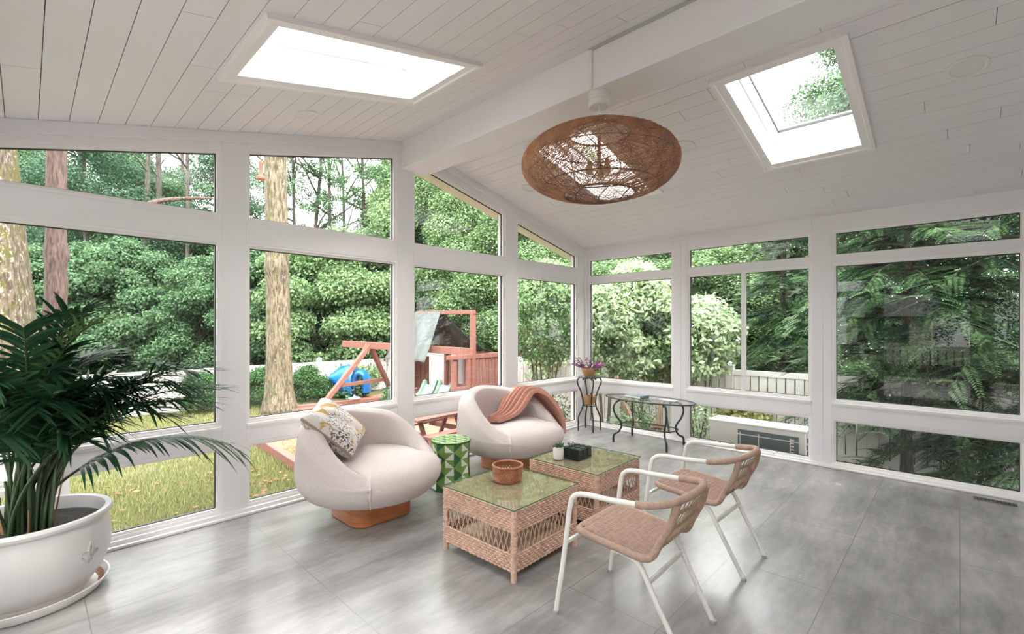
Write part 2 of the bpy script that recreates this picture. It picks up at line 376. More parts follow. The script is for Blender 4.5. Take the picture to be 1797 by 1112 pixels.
# eave walls
RY = [(-4.511, -3.185), (-2.935, -1.61), (-1.362, -.065)]
RL, RB, RT_ = (.062, .488), (.727, 2.137), (2.262, 2.487)
def eave(xin, xout, cols, name, label):
    m_ = MB(); x0, x1 = min(xin, xout), max(xin, xout)
    ys = [YB-.15] + [q for a, b in cols for q in (a-E_, b+E_)] + [0]
    for i in range(0, len(ys), 2): m_.box(x0, x1, ys[i], ys[i+1], 0, 2.72)
    for a, b in cols:
        for z0, z1 in ((0, RL[0]-E_), (RL[1]+E_, RB[0]-E_), (RB[1]+E_, RT_[0]-E_), (RT_[1]+E_, 2.72)): m_.box(x0, x1, a-E_, b+E_, z0, z1)
    struct(m_.build(name, 'paint', smooth=0, bevel=.003), label, 'wall')
eave(0, .14, RY, 'wall_right', 'white eave wall on the far side with three bays of windows')
LY = [(-5.9, -4.6), (-4.3, -3.0), (-2.7, -1.4), (-1.15, -.08)]
eave(XL, XL-.14, LY, 'wall_left', 'white eave wall beside the planter with four bays of windows')
mb = MB(); mb.prism([(XL-.15, 0), (.15, 0), (.15, cz(.15)+.05), (RX, RZ+.05), (XL-.15, cz(XL-.15)+.05)], YB, YB-.14, lambda p, y: (p[0], y, p[1]))
struct(recalc(mb.build('wall_front', 'paint', smooth=0)), 'plain white house wall behind the viewpoint', 'wall')

# windows: sash ring, gasket, pane; fn maps (u, z, depth) to world
wn = [0]
def window(poly, fn, label, sash=.034, slider=None):
    """poly: glass outline (u,z) counter-clockwise; sash goes outward from it into the opening"""
    wn[0] += 1
    c = Vector((sum(p[0] for p in poly)/len(poly), sum(p[1] for p in poly)/len(poly)))
    def off(d):
        out = []; n = len(poly)
        for i in range(n):
            a, b, e = Vector(poly[i-1]), Vector(poly[i]), Vector(poly[(i+1) % n])
            n1 = Vector(((b-a).y, -(b-a).x)).normalized(); n2 = Vector(((e-b).y, -(e-b).x)).normalized()
            k = (n1+n2)/(1+n1.dot(n2)); out.append(b + k*d)
        return out
    root = thing('window_%d' % wn[0], label, 'window', fn(c.x, min(p[1] for p in poly), .05), kind='structure')
    m_ = MB(); A, B, G = off(sash+.004), off(0), off(-.006)
    mid = off(sash*.55)
    rings = [[fn(p.x, p.y, d) for p in ring] for ring, d in ((A, .004), (mid, .004), (mid, .016), (B, .018), (B, .075), (A, .075))]
    recalc(m_.loft(rings, True, True).build('sash', 'frame', root, True, smooth=0))
    m_ = MB(); m_.loft([[fn(p.x, p.y, d) for p in ring] for ring, d in ((off(.002), .040), (G, .040), (G, .058), (off(.002), .058))], True, True)
    recalc(m_.build('gasket', 'gasket', root, True, smooth=0))
    if slider:
        m_ = MB(); a, b = slider; z0, z1 = min(p[1] for p in poly), max(p[1] for p in poly)
        rr = [[fn(u, z, d) for u, z in ((a, z0), (b, z0), (b, z1), (a, z1))] for d in (.01, .06)]
        recalc(m_.loft(rr, True, False, True).build('meeting_stile', 'frame', root, True, smooth=0))
    m_ = MB(); m_.add([fn(p.x, p.y, .05) for p in off(.004)], [tuple(range(len(poly)))])
    m_.build('pane', 'glass', root, True, smooth=0)
    return root
def gf(u, z, d): return Vector((u, d, z))
def rf(u, z, d): return Vector((d, -u, z))            # u = -y so outlines stay counter-clockwise
def lf(u, z, d): return Vector((XL-d, u, z))
bay = ['behind the potted palm', 'with the pale tree trunk', 'with the playset in view', 'next to the room corner']
for (a, b), nm in zip(GX, bay):
    window([(a, ZL[0]), (b, ZL[0]), (b, ZL[1]), (a, ZL[1])], gf, 'low fixed window of the gable bay ' + nm)
    window([(a, ZB[0]), (b, ZB[0]), (b, ZB[1]), (a, ZB[1])], gf, 'large middle window of the gable bay ' + nm)
    window([(a, ZT), (b, ZT), (b, topz(b)), (a, topz(a))], gf, 'slanted top window of the gable bay ' + nm)
bay = ['looking onto the dark hemlock', 'above the outdoor condenser', 'behind the glass console table']
for (a, b), nm, i in zip(RY, bay, range(3)):
    for (z0, z1), k in ((RL, 'low'), (RB, 'large middle'), (RT_, 'narrow top')):
        s_ = (2.24, 2.284) if (i == 1 and k == 'large middle') else None
        window([(-b, z0), (-a, z0), (-a, z1), (-b, z1)], rf, ('sliding two-pane' if s_ else k) + ' window of the eave bay ' + nm, slider=s_)
for i, (a, b) in enumerate(LY):
    nm = ['nearest the house wall', 'second from the house wall', 'third from the house wall', 'beside the planter'][i]
    for (z0, z1), k in ((RL, 'low'), (RB, 'large'), (RT_, 'narrow top')):
        window([(a, z0), (b, z0), (b, z1), (a, z1)], lambda u, z, d: Vector((XL-d, u, z)), k + ' window in the planter-side wall ' + nm)
# trims: stools under the big windows, base ledges, corner and head boards
def trim(n, m_, label, mt='frame'): struct(recalc(m_.build('trim_%d' % n, mt, smooth=0, bevel=.004)), label, 'trim')
m_ = MB()
m_.box(XL, -.05, -.022, 0, 0, .05); m_.box(XL, -.05, -.05, 0, 0, .022)
struct(m_.build('baseboard_back', 'frame', smooth=0, bevel=.005), 'stepped white base ledge under the gable windows', 'baseboard')
m_ = MB(); m_.box(-.022, 0, YB, 0, 0, .038); m_.box(-.055, 0, YB, 0, 0, .018)
struct(m_.build('baseboard_right', 'frame', smooth=0, bevel=.005), 'stepped white base ledge under the condenser-side windows', 'baseboard')
m_ = MB(); m_.box(XL, XL+.022, YB, 0, 0, .038)
struct(m_.build('baseboard_left', 'frame', smooth=0, bevel=.005), 'white base ledge behind the planter', 'baseboard')
m_ = MB()
for a, b in GX: m_.box(a-.03, b+.03, -.016, 0, ZB[0]-.06, ZB[0]-.034); m_.box(a-.03, b+.03, -.010, 0, ZB[0]-.075, ZB[0]-.06)
trim(1, m_, 'thin white sill ledges under the large gable windows')
m_ = MB()
for a, b in RY: m_.box(-.016, 0, a-.03, b+.03, RB[0]-.06, RB[0]-.034); m_.box(-.010, 0, a-.03, b+.03, RB[0]-.075, RB[0]-.06)
trim(2, m_, 'thin white sill ledges under the large eave windows')
m_ = MB(); m_.box(-.004, 0, -1.50, -1.495, 0, 2.68); m_.box(-.03, 0, -.03, 0, 0, 2.66); m_.box(-.004, 0, -3.07, -3.065, 0, 2.68)
trim(3, m_, 'slim white corner bead and board seams on the eave wall')
# ceiling with skylight holes, individual tongue-and-groove boards
HOL = {'L': [(-5.09, -3.905, -1.745, -1.105), (-5.09, -3.905, -4.6, -3.96)], 'R': [(-2.44, -1.25, -1.745, -1.105), (-2.44, -1.25, -3.56, -2.90)]}
rng = random.Random(4)
mb = MB(); mback = MB()
def slab(m_, x0, x1, y0, y1, t0, t1):
    v = [(x, y, cz(x)+t) for t in (t0, t1) for y in (y0, y1) for x in (x0, x1)]
    m_.add(v, [(0, 2, 3, 1), (4, 5, 7, 6), (0, 1, 5, 4), (2, 6, 7, 3), (0, 4, 6, 2), (1, 3, 7, 5)])
PIT = .1385
for sd in 'LR':
    edge = -RX if sd == 'R' else 0
    lo, hi = (XL, RX) if sd == 'L' else (RX, 0)
    st = [-5.88 + k*PIT for k in range(-3, 21)] if sd == 'L' else [-2.025 + k*PIT for k in range(-9, 16)]
    cuts = sorted(set([lo, hi] + [s for s in st if lo+.02 < s < hi-.02]))
    holes = HOL[sd]
    yrow = None
    for i in range(len(cuts)-1):
        sub = sorted(set([cuts[i], cuts[i+1]] + [q for h in holes for q in h[:2] if cuts[i] < q < cuts[i+1]]))
        joints = [YB]; y = YB + rng.uniform(.3, 2.4)
        while y < -.35: joints.append(y); y += rng.uniform(1.2, 2.6)
        joints.append(0)
        for k in range(len(sub)-1):
            a, b = sub[k], sub[k+1]; mid = (a+b)/2
            ga = .0017 if k == 0 and i > 0 else 0; gb = .0017 if k == len(sub)-2 and i < len(cuts)-2 else 0
            iv = [(YB, 0)]
            for h in holes:
                if h[0]-1e-6 < mid < h[1]+1e-6:
                    iv = [r for s, e in iv for r in ((s, min(e, h[2])), (max(s, h[3]), e)) if r[1]-r[0] > 1e-4]
            for s, e in iv:
                js = [s] + [j for j in joints if s+.02 < j < e-.02] + [e]
                for q in range(len(js)-1):
                    g0 = .0015 if q > 0 else 0; g1 = .0015 if q < len(js)-2 else 0
                    slab(mb, a+ga, b-gb, js[q]+g0, js[q+1]-g1, 0, .014)
    xs2 = sorted([lo - (.5 if sd == 'L' else 0), hi + (.28 if sd == 'R' else 0)] + [holes[0][0]-.09, holes[0][1]+.09])
    slab(mback, xs2[0], xs2[1], YB-.3, .45, .014, .2); slab(mback, xs2[2], xs2[3], YB-.3, .45, .014, .2)
    ys2 = sorted([YB-.3, .45] + [q+e for h in holes for q, e in ((h[2], -.05), (h[3], .05))])
    for k in (0, 2, 4): slab(mback, xs2[1], xs2[2], ys2[k], ys2[k+1], .014, .2)
ceil = mb.build('ceiling', 'ceil', smooth=0); struct(ceil, 'vaulted white ceiling of tongue-and-groove boards', 'ceiling')
struct(mback.build('roof', 'roof', smooth=0), 'low gable roof over the sunroom', 'roof')
mb = MB()
for sgn in (-1, 1):
    x1 = RX + sgn*3.6
    pts = [(RX, .15), (x1, .15), (x1, .47), (RX, .47)]
    mb.add([(x, y, cz(x)-.06+t) for t in (0, .07) for x, y in pts], [(3, 2, 1, 0), (4, 5, 6, 7), (0, 1, 5, 4), (1, 2, 6, 5), (2, 3, 7, 6), (3, 0, 4, 7)])
trim(4, mb, 'cream soffit under the overhanging gable roof outside', 'soffit')
mb = MB(); mb.box(-3.27, -2.96, YB, -.0, 3.11, 3.40); struct(mb.build('beam', 'paint', smooth=0, bevel=.006), 'boxed white ridge beam along the vaulted ceiling', 'beam')
# head trim following the gable slope
mb = MB()
for a, b in ((XL, -3.27), (-2.96, -.0)):
    mb.add([(x, y, cz(x)-d) for y in (-.018, 0) for x, d in ((a, 0), (b, 0), (b, .085), (a, .085))], [(0, 1, 2, 3), (7, 6, 5, 4), (0, 4, 5, 1), (1, 5, 6, 2), (2, 6, 7, 3), (3, 7, 4, 0)])
trim(5, mb, 'flat white board following the ceiling slope on the gable wall', 'paint')
# skylights
def skylight(h, label, blind=False):
    x0, x1, y0, y1 = h; xm = (x0+x1)/2
    root = thing('skylight', label, 'skylight', (xm, (y0+y1)/2, cz(xm)), kind='structure')
    nrm = Vector((SL if xm > RX else -SL, 0, 1)).normalized()
    def pt(x, y, t): return Vector((x, y, cz(x))) + nrm*t
    def ring(m, t): 
        k = m/sqrt(1+SL*SL); return [pt(x, y, t) for x, y in ((x0-k, y0-m), (x1+k, y0-m), (x1+k, y1+m), (x0-k, y1+m))]
    m_ = MB(); m_.loft([ring(.002, .001), ring(.002, -.012), ring(.05, -.016), ring(.055, -.026), ring(.082, -.026), ring(.082, .001)], True, True)
    recalc(m_.build('casing', 'frame', root, True, smooth=0))
    m_ = MB(); m_.loft([ring(-.003, -.010), ring(-.003, .24), ring(.10, .24), ring(.10, .03)], True, True); recalc(m_.build('lining', 'shaft', root, True, smooth=0))
    m_ = MB(); m_.loft([ring(0, .20), ring(-.045, .20), ring(-.045, .235), ring(-.05, .235), ring(-.05, .30), ring(.12, .30), ring(.12, .20)], True, True); recalc(m_.build('sash', 'frame', root, True, smooth=0))
    m_ = MB(); m_.loft([ring(-.05, .262), ring(-.056, .262), ring(-.056, .285), ring(-.05, .285)], True, True); recalc(m_.build('gasket', 'frame' if blind else 'gasket', root, True, smooth=0))
    m_ = MB(); m_.add(ring(-.05, .275), [(0, 1, 2, 3)]); m_.build('pane', 'glass', root, True, smooth=0)
    if blind:
        m_ = MB(); a, b = pt(x0+.05, y0+.1, .16), pt(x1-.25, y0+.1, .16); m_.beam(a, b, .022, .014); m_.build('blind_rail', 'frame', root, True, smooth=0)
skylight(HOL['L'][0], 'bright skylight in the ceiling slope over the armchairs', True)
skylight(HOL['R'][1], 'skylight showing sky and treetop in the boarded slope past the pendant')
skylight(HOL['R'][0], 'skylight in the far ceiling slope seen through the rattan pendant')
skylight(HOL['L'][1], 'unseen skylight added above the viewpoint for light')  # out of view, added to bring more daylight into the room
# recessed lights
def downlight(x, y, r, label):
    nx = SL if x > RX else -SL; a = math.atan(nx)
    t = thing('recessed_light', label, 'recessed light', (x, y, cz(x)-.001), 0, 'recessed ceiling lights'); t.rotation_euler = (0, a, 0)
    m_ = MB(); m_.lathe([(r, .002), (r, -.008), (r*.9, -.013), (r*.78, -.009), (r*.72, .002)], 40); m_.build('trim_ring', 'cover', t)
    m_ = MB(); m_.lathe([(.001, -.004), (r*.5, -.005), (r*.75, -.001)], 32); m_.build('lens', 'lens', t)
downlight(-4.474, -.545, .09, 'round recessed light below the bright skylight over the armchairs')
downlight(-1.86, -4.16, .105, 'largest round recessed light, past the treetop skylight')
downlight(-1.84, -2.34, .10, 'round recessed light half hidden by the rattan pendant rim')
downlight(-1.86, -.49, .085, 'small round recessed light near the gable wall under the pendant')
# floor vent
t = thing('floor_vent', 'small dark metal floor vent by the base ledge under the hemlock window', 'floor vent', (-.20, -4.35, 0))
m_ = MB(); m_.box(-.045, .045, -.13, .13, 0.0005, .005); m_.build('vent_frame', 'grey', t, bevel=.002)
m_ = MB()
for k in range(10): m_.box(-.032, .032, -.115+k*.024, -.103+k*.024, .005, .008)
m_.build('louver', 'blackmetal', t, smooth=0)

# ------------------------------------------------------------------ swivel armchairs
def sstep(a, b, x): t = max(0, min(1, (x-a)/(b-a))); return t*t*(3-2*t)
TH0 = R(47)
def rim(th):                                   # th measured from the open front, 0..pi
    th = abs(th); return .438 + .327*sstep(R(44), R(125), th) + .055*sstep(R(115), pi, th)
def shell_prof(th):
    H = rim(th); k = max(0, (H-.46)/.36)
    c = [(.30, .175), (.40, .178), (.49, .207), (.555, .28), (.578, .36), (.575, .38+.3*(H-.46)), (.568-.015*k, H-.10+.03*(1-k)), (.535-.02*k, H-.03), (.485-.02*k, H),
         (.430-.02*k, H-.02), (.395-.01*k, H-.07), (.385, .46-.03*(1-k)), (.38, .38)]
    return [(p.x, p.y) for p in smooth_path([(a, b, 0) for a, b in c], 4)]
def front_prof():
    c = [(.0, .468), (.2, .468), (.38, .462), (.48, .448), (.545, .41), (.575, .345), (.555, .28), (.49, .207), (.40, .178), (.30, .175)]
    return [(p.x, p.y) for p in smooth_path([(a, b, 0) for a, b in c], 4)]
def pol(r, th, z): return (r*sin(th), -r*cos(th), z)
def make_armchair(label, loc, rz):
    t = thing('swivel_armchair', label, 'armchair', loc, rz, 'round upholstered armchairs')
    m_ = MB(); N = 72; rings = []
    for i in range(N+1):
        th = TH0 + (2*pi-2*TH0)*i/N; a = th if th <= pi else th - 2*pi
        rings.append([pol(r, th, z) for r, z in shell_prof(a)])
    m_.loft(rings, False, False, True); recalc(m_.build('shell', 'fabric', t, smooth=180))
    m_ = MB(); N = 96; rings = []; fp = front_prof(); n = len(fp)
    for i in range(N):
        th = -pi + 2*pi*i/N; k = 1 - sstep(TH0+R(2), TH0+R(13), abs(th))
        ring = []
        for j, (r, z) in enumerate(fp):
            s_ = j/(n-1); ri = min(r, .41) if j < n*.55 else .41 - .1*(s_-.55)/.45
            zi = z if r < .30 else .468 - .02*((min(r, .41)-.3)/.11)**2
            if j >= n*.55: zi = .45 - .2*(s_-.55)/.45
            ring.append(pol(ri+(r-ri)*k, th, zi+(z-zi)*k + .012*cos(min(r, .5)*3)))
        rings.append(ring)
    m_.loft(rings, False, True); recalc(m_.build('seat_cushion', 'fabric', t, smooth=180))
    for s_ in (-1, 1):
        m_ = MB(); m_.tube([Vector(pol(r*1.004, s_*TH0, z+.003)) for r, z in shell_prof(TH0)[:-4]], .0065, 6); m_.build('piping', 'piping', t)
    m_ = MB(); q = []
    for cx, cy_, a0 in ((.15, .15, 0), (-.15, .15, 90), (-.15, -.15, 180), (.15, -.15, 270)):
        for k in range(7): a = R(a0+k*15); q.append((cx+.11*cos(a), cy_+.11*sin(a)))
    m_.prism(q, 0.002, .21, lambda p, z: (p[0], p[1], z)); m_.build('base', 'oak', t, bevel=.006)
    return t
A1 = make_armchair('cream round armchair with a printed pillow on its seat', (-4.005, -.70, 0), R(17))
A2 = make_armchair('cream round armchair with a terracotta throw over its arm', (-2.31, -.63, 0), R(1))
A1.scale = (.975, .975, .985)
for t, rz in ((A1, -17), (A2, -1)):
    for c in t.children:
        if c.name.startswith('base'): c.rotation_euler = (0, 0, R(rz))
# printed pillow leaning in the first chair
t = thing('throw_pillow', 'square pillow with grey, ochre and white swirls leaning in the cream armchair', 'pillow', (0, 0, 0))
m_ = MB(); n = 28; S_ = .235
def pil(u, v, s_):
    a, b = abs(u), abs(v); e = max(0, (1-a**4))*max(0, (1-b**4))
    pinch = 1 - .07*(a*a)*(1-b*b*.0) * 0 - .05*((1-a*a)*b**8 + (1-b*b)*a**8)
    return (u*S_*pinch, v*S_*pinch, s_*(.012 + .075*e**.42 + .006*sin(7*u+3*v)*e))
for s_ in (1, -1):
    vv = [pil(-1+2*i/n, -1+2*j/n, s_) for i in range(n+1) for j in range(n+1)]
    m_.add(vv, [(i*(n+1)+j, (i+1)*(n+1)+j, (i+1)*(n+1)+j+1, i*(n+1)+j+1) for i in range(n) for j in range(n)])
front = recalc(m_.build('pillow_cover', 'pillow', t, smooth=180))
m_ = MB(); ed = [(-1+2*k/n, -1) for k in range(n)] + [(1, -1+2*k/n) for k in range(n)] + [(1-2*k/n, 1) for k in range(n)] + [(-1, 1-2*k/n) for k in range(n)]
m_.loft([[pil(u, v, -1) for u, v in ed], [tuple(1.02*c if i < 2 else 0 for i, c in enumerate(pil(u, v, 1))) for u, v in ed], [pil(u, v, 1) for u, v in ed]], True)
recalc(m_.build('gusset', 'pillowside', t, smooth=180))
nrm = Vector((.42, -.52, .74)).normalized(); up = Vector((-.50, .62, .60)); up = (up - nrm*up.dot(nrm)).normalized(); sd = up.cross(nrm)
rot = Matrix((sd, up, nrm)).transposed() @ Matrix.Rotation(R(14), 3, 'Z')
t.matrix_world = Matrix.Translation((-4.225, -.54, .70)) @ rot.to_4x4()
# terracotta throw draped over the second chair's far arm
def throw():
    me = A2.matrix_world if False else Matrix.Translation(A2.location) @ Matrix.Rotation(A2.rotation_euler.z, 4, 'Z')
    path = smooth_path([(-.24, .03, .487), (-.08, .06, .497), (.07, .11, .53), (.19, .15, .60), (.30, .175, .68), (.40, .17, .735), (.49, .10, .715), (.555, .0, .62), (.585, -.10, .50), (.583, -.16, .40), (.575, -.19, .30)], 8)
    N = len(path); K = 80; top = []; bot = []
    for i, p in enumerate(path):
        s_ = i/(N-1)
        a = path[max(0, i-1)]; b = path[min(N-1, i+1)]; tg = (b-a).normalized()
        wd = .06 + .165*sstep(0, .4, s_) - .055*sstep(.6, 1, s_)
        side = Vector((-.35+1.0*s_, 1, 0)).normalized(); nn = tg.cross(side); nn.normalize()
        if nn.z < 0 and s_ < .6: nn = -nn
        if s_ >= .6 and nn.x < 0: nn = -nn
        r0 = []; r1 = []
        for k in range(K+1):
            v = -1 + 2*k/K
            fold = abs(sin(v*pi*3.2 + .5 + .9*sin(4*s_)))**.7
            edge = (1-v**8)
            h = .010 + (.046*fold*(.75+.25*sin(5*s_+v*3)) + .022)*edge
            base = p + side*(v*wd + .012*sin(9*s_+v*2)) 
            knit = .0018*sin(k*pi)*1
            r0.append(me @ (base + nn*h)); r1.append(me @ (base + nn*.006))
        top.append(r0 + r1[::-1])
    m_ = MB(); m_.loft(top, True, False, True)
    o = recalc(m_.build('throw_blanket', 'throw', smooth=180)); tag(o, 'folded terracotta knit throw draped over the arm of a cream armchair', 'blanket')
throw()

# ------------------------------------------------------------------ green ceramic garden stool
def stool():
    t = thing('garden_stool', 'green and white triangle-patterned ceramic stool between the two armchairs', 'stool', (-3.17, -.68, 0))
    prof = [(.182, .0), (.192, .008), (.192, .05), (.182, .12), (.173, .19), (.170, .25), (.172, .31), (.179, .37), (.186, .42), (.182, .438)]
    def rr(z):
        for (r0, z0), (r1, z1) in zip(prof, prof[1:]):
            if z0 <= z <= z1: return r0 + (r1-r0)*(z-z0)/(z1-z0)
        return prof[-1][0]
    m_ = MB(); NC, NR = 14, 6; zs = [.012 + (.428-.012)*i/NR for i in range(NR+1)]
    for i in range(NR):
        for j in range(NC):
            a0, a1 = 2*pi*j/NC, 2*pi*(j+1)/NC; z0, z1 = zs[i], zs[i+1]
            pt = lambda a, z, e=0: ((rr(z)+e)*cos(a), (rr(z)+e)*sin(a), z)
            e0, e1 = (0, .006) if j % 2 == 0 else (.006, 0)
            c = [pt(a0, z0, e0), pt(a1, z0, e1), pt(a1, z1, e1), pt(a0, z1, e0)]
            if (i + j) % 2 == 0: tr = (((0, 1, 2), 2 if i % 2 == 0 else 1), ((0, 2, 3), 1 if i % 2 == 0 else 0))
            else: tr = (((0, 1, 3), 0 if i % 2 == 0 else 2), ((1, 2, 3), 1))
            for f_, q in tr: m_.add([c[k] for k in f_], [(0, 1, 2)], q)
    m_.build('stool_body', ('greendk', 'greenmd', 'greenlt'), t, smooth=0)
    m_ = MB(); Rr = .179
    for i in range(-4, 4):
        for j in range(-4, 4):
            s_ = .07; x0, y0 = i*s_, j*s_; c = [(x0, y0), (x0+s_, y0), (x0+s_, y0+s_), (x0, y0+s_), (x0+s_/2, y0+s_/2)]
            for k, q in ((0, 1), (1, 2), (2, 1), (3, 0 if (i+j) % 2 else 1)):
                p = [c[k], c[(k+1) % 4], c[4]]
                cl = []
                for px, py in p:
                    d = hypot(px, py); f_ = min(1, Rr/d) if d > 0 else 1; cl.append((px*f_, py*f_, .4385 + (.008 if (px, py) == c[4] and d < Rr else .003)))
                m_.add(cl, [(0, 1, 2)], q)
    m_.build('stool_top', ('greendk', 'greenmd', 'greenlt'), t, smooth=0)
    m_ = MB(); m_.lathe([(.176, .432), (.183, .434), (.184, .441), (.179, .444), (.166, .440), (.001, .439)], 48); m_.build('top_rim', 'greenmd', t)
    m_ = MB(); m_.lathe([(.18, .0), (.196, .0), (.198, .014), (.186, .018)], 48); m_.build('foot_ring', 'greendk', t)
    t.rotation_euler = (0, 0, R(8))
stool()

# ------------------------------------------------------------------ wicker coffee tables
def wicker_table(label, loc, rz):
    t = thing('wicker_coffee_table', label, 'coffee table', loc, rz, 'square wicker coffee tables')
    h = .315; TOP = .425
    def ring_pt(s_, z, e=0):                    # s 0..4 round the square
        k = int(s_) % 4; f_ = s_-int(s_); q = h+e; c = [(-q, -q), (q, -q), (q, q), (-q, q)]
        a, b = c[k], c[(k+1) % 4]; return Vector((a[0]+(b[0]-a[0])*f_, a[1]+(b[1]-a[1])*f_, z))
    PER = 34
    for nm, z0, z1, n in (('apron_weave', .285, .418, 9), ('base_weave', .055, .165, 7)):
        m_ = MB()
        for i in range(n):
            z = z0 + (z1-z0)*(i+.5)/n; pts = []
            for k in range(PER*4*4):
                s_ = k/(PER*4)
                pts.append(ring_pt(s_, z, .0042*sin(pi*(k/4+i+.5))))
            m_.tube(pts, (z1-z0)/n*.50, 5, closed=True)
        for k in range(PER*4):
            a = ring_pt(k/PER+.5/PER, z0); b = ring_pt(k/PER+.5/PER, z1); m_.beam(a, b, .004, .004)
        m_.build(nm, 'wicker', t, smooth=60)
    m_ = MB(); n = 15
    for k in range(n*4):
        for d in (1, -1):
            a, b = k/n, (k+1.0*d)/n
            side = int(k/n)
            if d == 1 and (k % n) >= n-1+1e-9 and False: continue
            s0, s1 = a+.5/n*0, b
            if int(a*0+side) != int(min(max(s1, 0), 3.9999)) or s1 < side or s1 > side+1: continue
            m_.tube([ring_pt(s0 % 4, .163, .002*d), ring_pt((s0+s1)/2 % 4, .225, .002*d), ring_pt(min(s1, side+.99999) % 4, .287, .002*d)], .0032, 5)
    m_.build('lattice', 'wicker', t)
    for sx_, sy_ in ((-1, -1), (1, -1), (1, 1), (-1, 1)):
        m_ = MB(); q = h-.008; m_.lathe([(.019, 0), (.019, .42)], 12, (sx_*q, sy_*q, 0), cap=True)
        hel = [(sx_*q+.021*cos(k*.9), sy_*q+.021*sin(k*.9), .165+.12*k/40) for k in range(41)]; m_.tube(hel, .003, 4)
        m_.build('leg', 'wicker', t)
    m_ = MB(); m_.box(-h+.01, h-.01, -h+.01, h-.01, .404, .412); m_.build('tabletop_base', 'wickerdk', t, smooth=0)
    m_ = MB(); n = 40
    for k in range(n):
        y = -h + 2*h*(k+.5)/n
        m_.tube([(-h+2*h*j/(n*1.0), y, .4145+(.0025 if (j+k) % 2 else -.0015)) for j in range(n+1)], .0055, 4, flat=.8)
    m_.build('top_weave', 'wickerdk', t, smooth=60)
    m_ = MB(); m_.box(-h+.03, h-.03, -h+.03, h-.03, .105, .118); m_.build('lower_shelf', 'wickerdk', t, smooth=0)
    m_ = MB(); q = h+.012; m_.add([(-q, -q, .428), (q, -q, .428), (q, q, .428), (-q, q, .428)], [(0, 1, 2, 3)]); gt = m_.build('glass_top', 'tableglass', t, smooth=0)
    m_ = MB(); 
    for a, b in (((-q, -q), (q, -q)), ((q, -q), (q, q)), ((q, q), (-q, q)), ((-q, q), (-q, -q))): m_.beam((*a, .4255), (*b, .4255), .003, .005)
    m_.build('glass_edge', 'greendk', gt, smooth=0)
    return t
wicker_table('square wicker coffee table carrying the round cane basket', (-3.655, -1.925, 0), R(1.5))
wicker_table('square wicker coffee table carrying the succulent and the black block box', (-2.76, -1.91, 0), R(1))
# cane basket
t = thing('cane_basket', 'round red-brown cane basket on the nearer glass coffee table', 'basket', (-3.60, -1.845, .4285))
m_ = MB(); n = 60
for i in range(5):
    z = .012 + i*.0055; m_.tube([((.098+(.002 if (k+i) % 2 else -.002))*cos(2*pi*k/n), (.098+(.002 if (k+i) % 2 else -.002))*sin(2*pi*k/n), z) for k in range(n)], .0036, 5, closed=True)
    z = .072 + i*.0055; m_.tube([((.102+(.002 if (k+i) % 2 else -.002))*cos(2*pi*k/n), (.102+(.002 if (k+i) % 2 else -.002))*sin(2*pi*k/n), z) for k in range(n)], .0036, 5, closed=True)
m_.build('basket_wall', 'basket', t)
m_ = MB()
for k in range(30):
    a = 2*pi*k/30
    for d in (-.13, .13): m_.tube([(.098*cos(a-d), .098*sin(a-d), .034), (.103*cos(a), .103*sin(a), .052), (.102*cos(a+d), .102*sin(a+d), .072)], .0048, 5)
m_.build('open_weave', 'basket', t)
m_ = MB(); m_.tube([(.103*cos(2*pi*k/48), .103*sin(2*pi*k/48), .102) for k in range(48)], .008, 8, closed=True); m_.build('basket_rim', 'basket', t)
m_ = MB(); m_.lathe([(.001, .003), (.097, .003), (.099, .012)], 40); m_.lathe([(.001, .0), (.096, .0), (.096, .003)], 40); m_.build('basket_base', 'basket', t)
# succulent
t = thing('potted_succulent', 'small green succulent in a white cylinder pot on the farther coffee table', 'plant', (-2.955, -1.79, .4285))
m_ = MB(); m_.lathe([(.001, 0), (.036, 0), (.041, .006), (.043, .05), (.043, .098), (.039, .100), (.037, .085), (.001, .083)], 32); m_.build('plant_pot', 'ceramic', t)
rng = random.Random(8); m_ = MB()
for k in range(40):
    a = rng.uniform(0, 2*pi); el = rng.uniform(.25, 1.45); L = rng.uniform(.03, .055); b = Vector((.02*cos(a)*rng.random(), .02*sin(a)*rng.random(), .085))
    d = Vector((cos(a)*cos(el), sin(a)*cos(el), sin(el))); m_.tube([b, b+d*L*.4, b+d*L*.8, b+d*L], [.005, .008, .006, .001], 6, flat=.5)
m_.build('succulent', 'succ', t, smooth=60)
# black three-by-three block box
t = thing('block_box', 'glossy black three-by-three block box tied on top, beside the succulent', 'box', (-2.80, -1.865, .4285), R(2))
m_ = MB(); m_.box(-.098, .098, -.075, .075, 0, .012); m_.build('tray', 'blackbox', t, bevel=.003)
for i in range(3):
    m_ = MB(); x = -.066+i*.066; m_.prism([(-.029, .012), (.029, .012), (.026, .082), (-.026, .082)], -.075, .075, lambda p, y: (x+p[0], y, p[1])); rowb = recalc(m_.build('block_row', 'blackbox', t, smooth=0, bevel=.003))
    for j in range(3):
        m_ = MB(); y = -.05+j*.05; m_.box(x-.021, x+.021, y-.018, y+.018, .0815, .0865); m_.build('tile_top', 'blackbox', rowb, bevel=.002)
m_ = MB(); m_.tube(smooth_path([(-.03, .05, .088), (-.035, .075, .105), (-.005, .062, .098), (.0, .05, .09), (.01, .06, .098), (.04, .072, .104), (.03, .048, .088)], 6), .003, 6); m_.build('tie', 'blackbox', t)

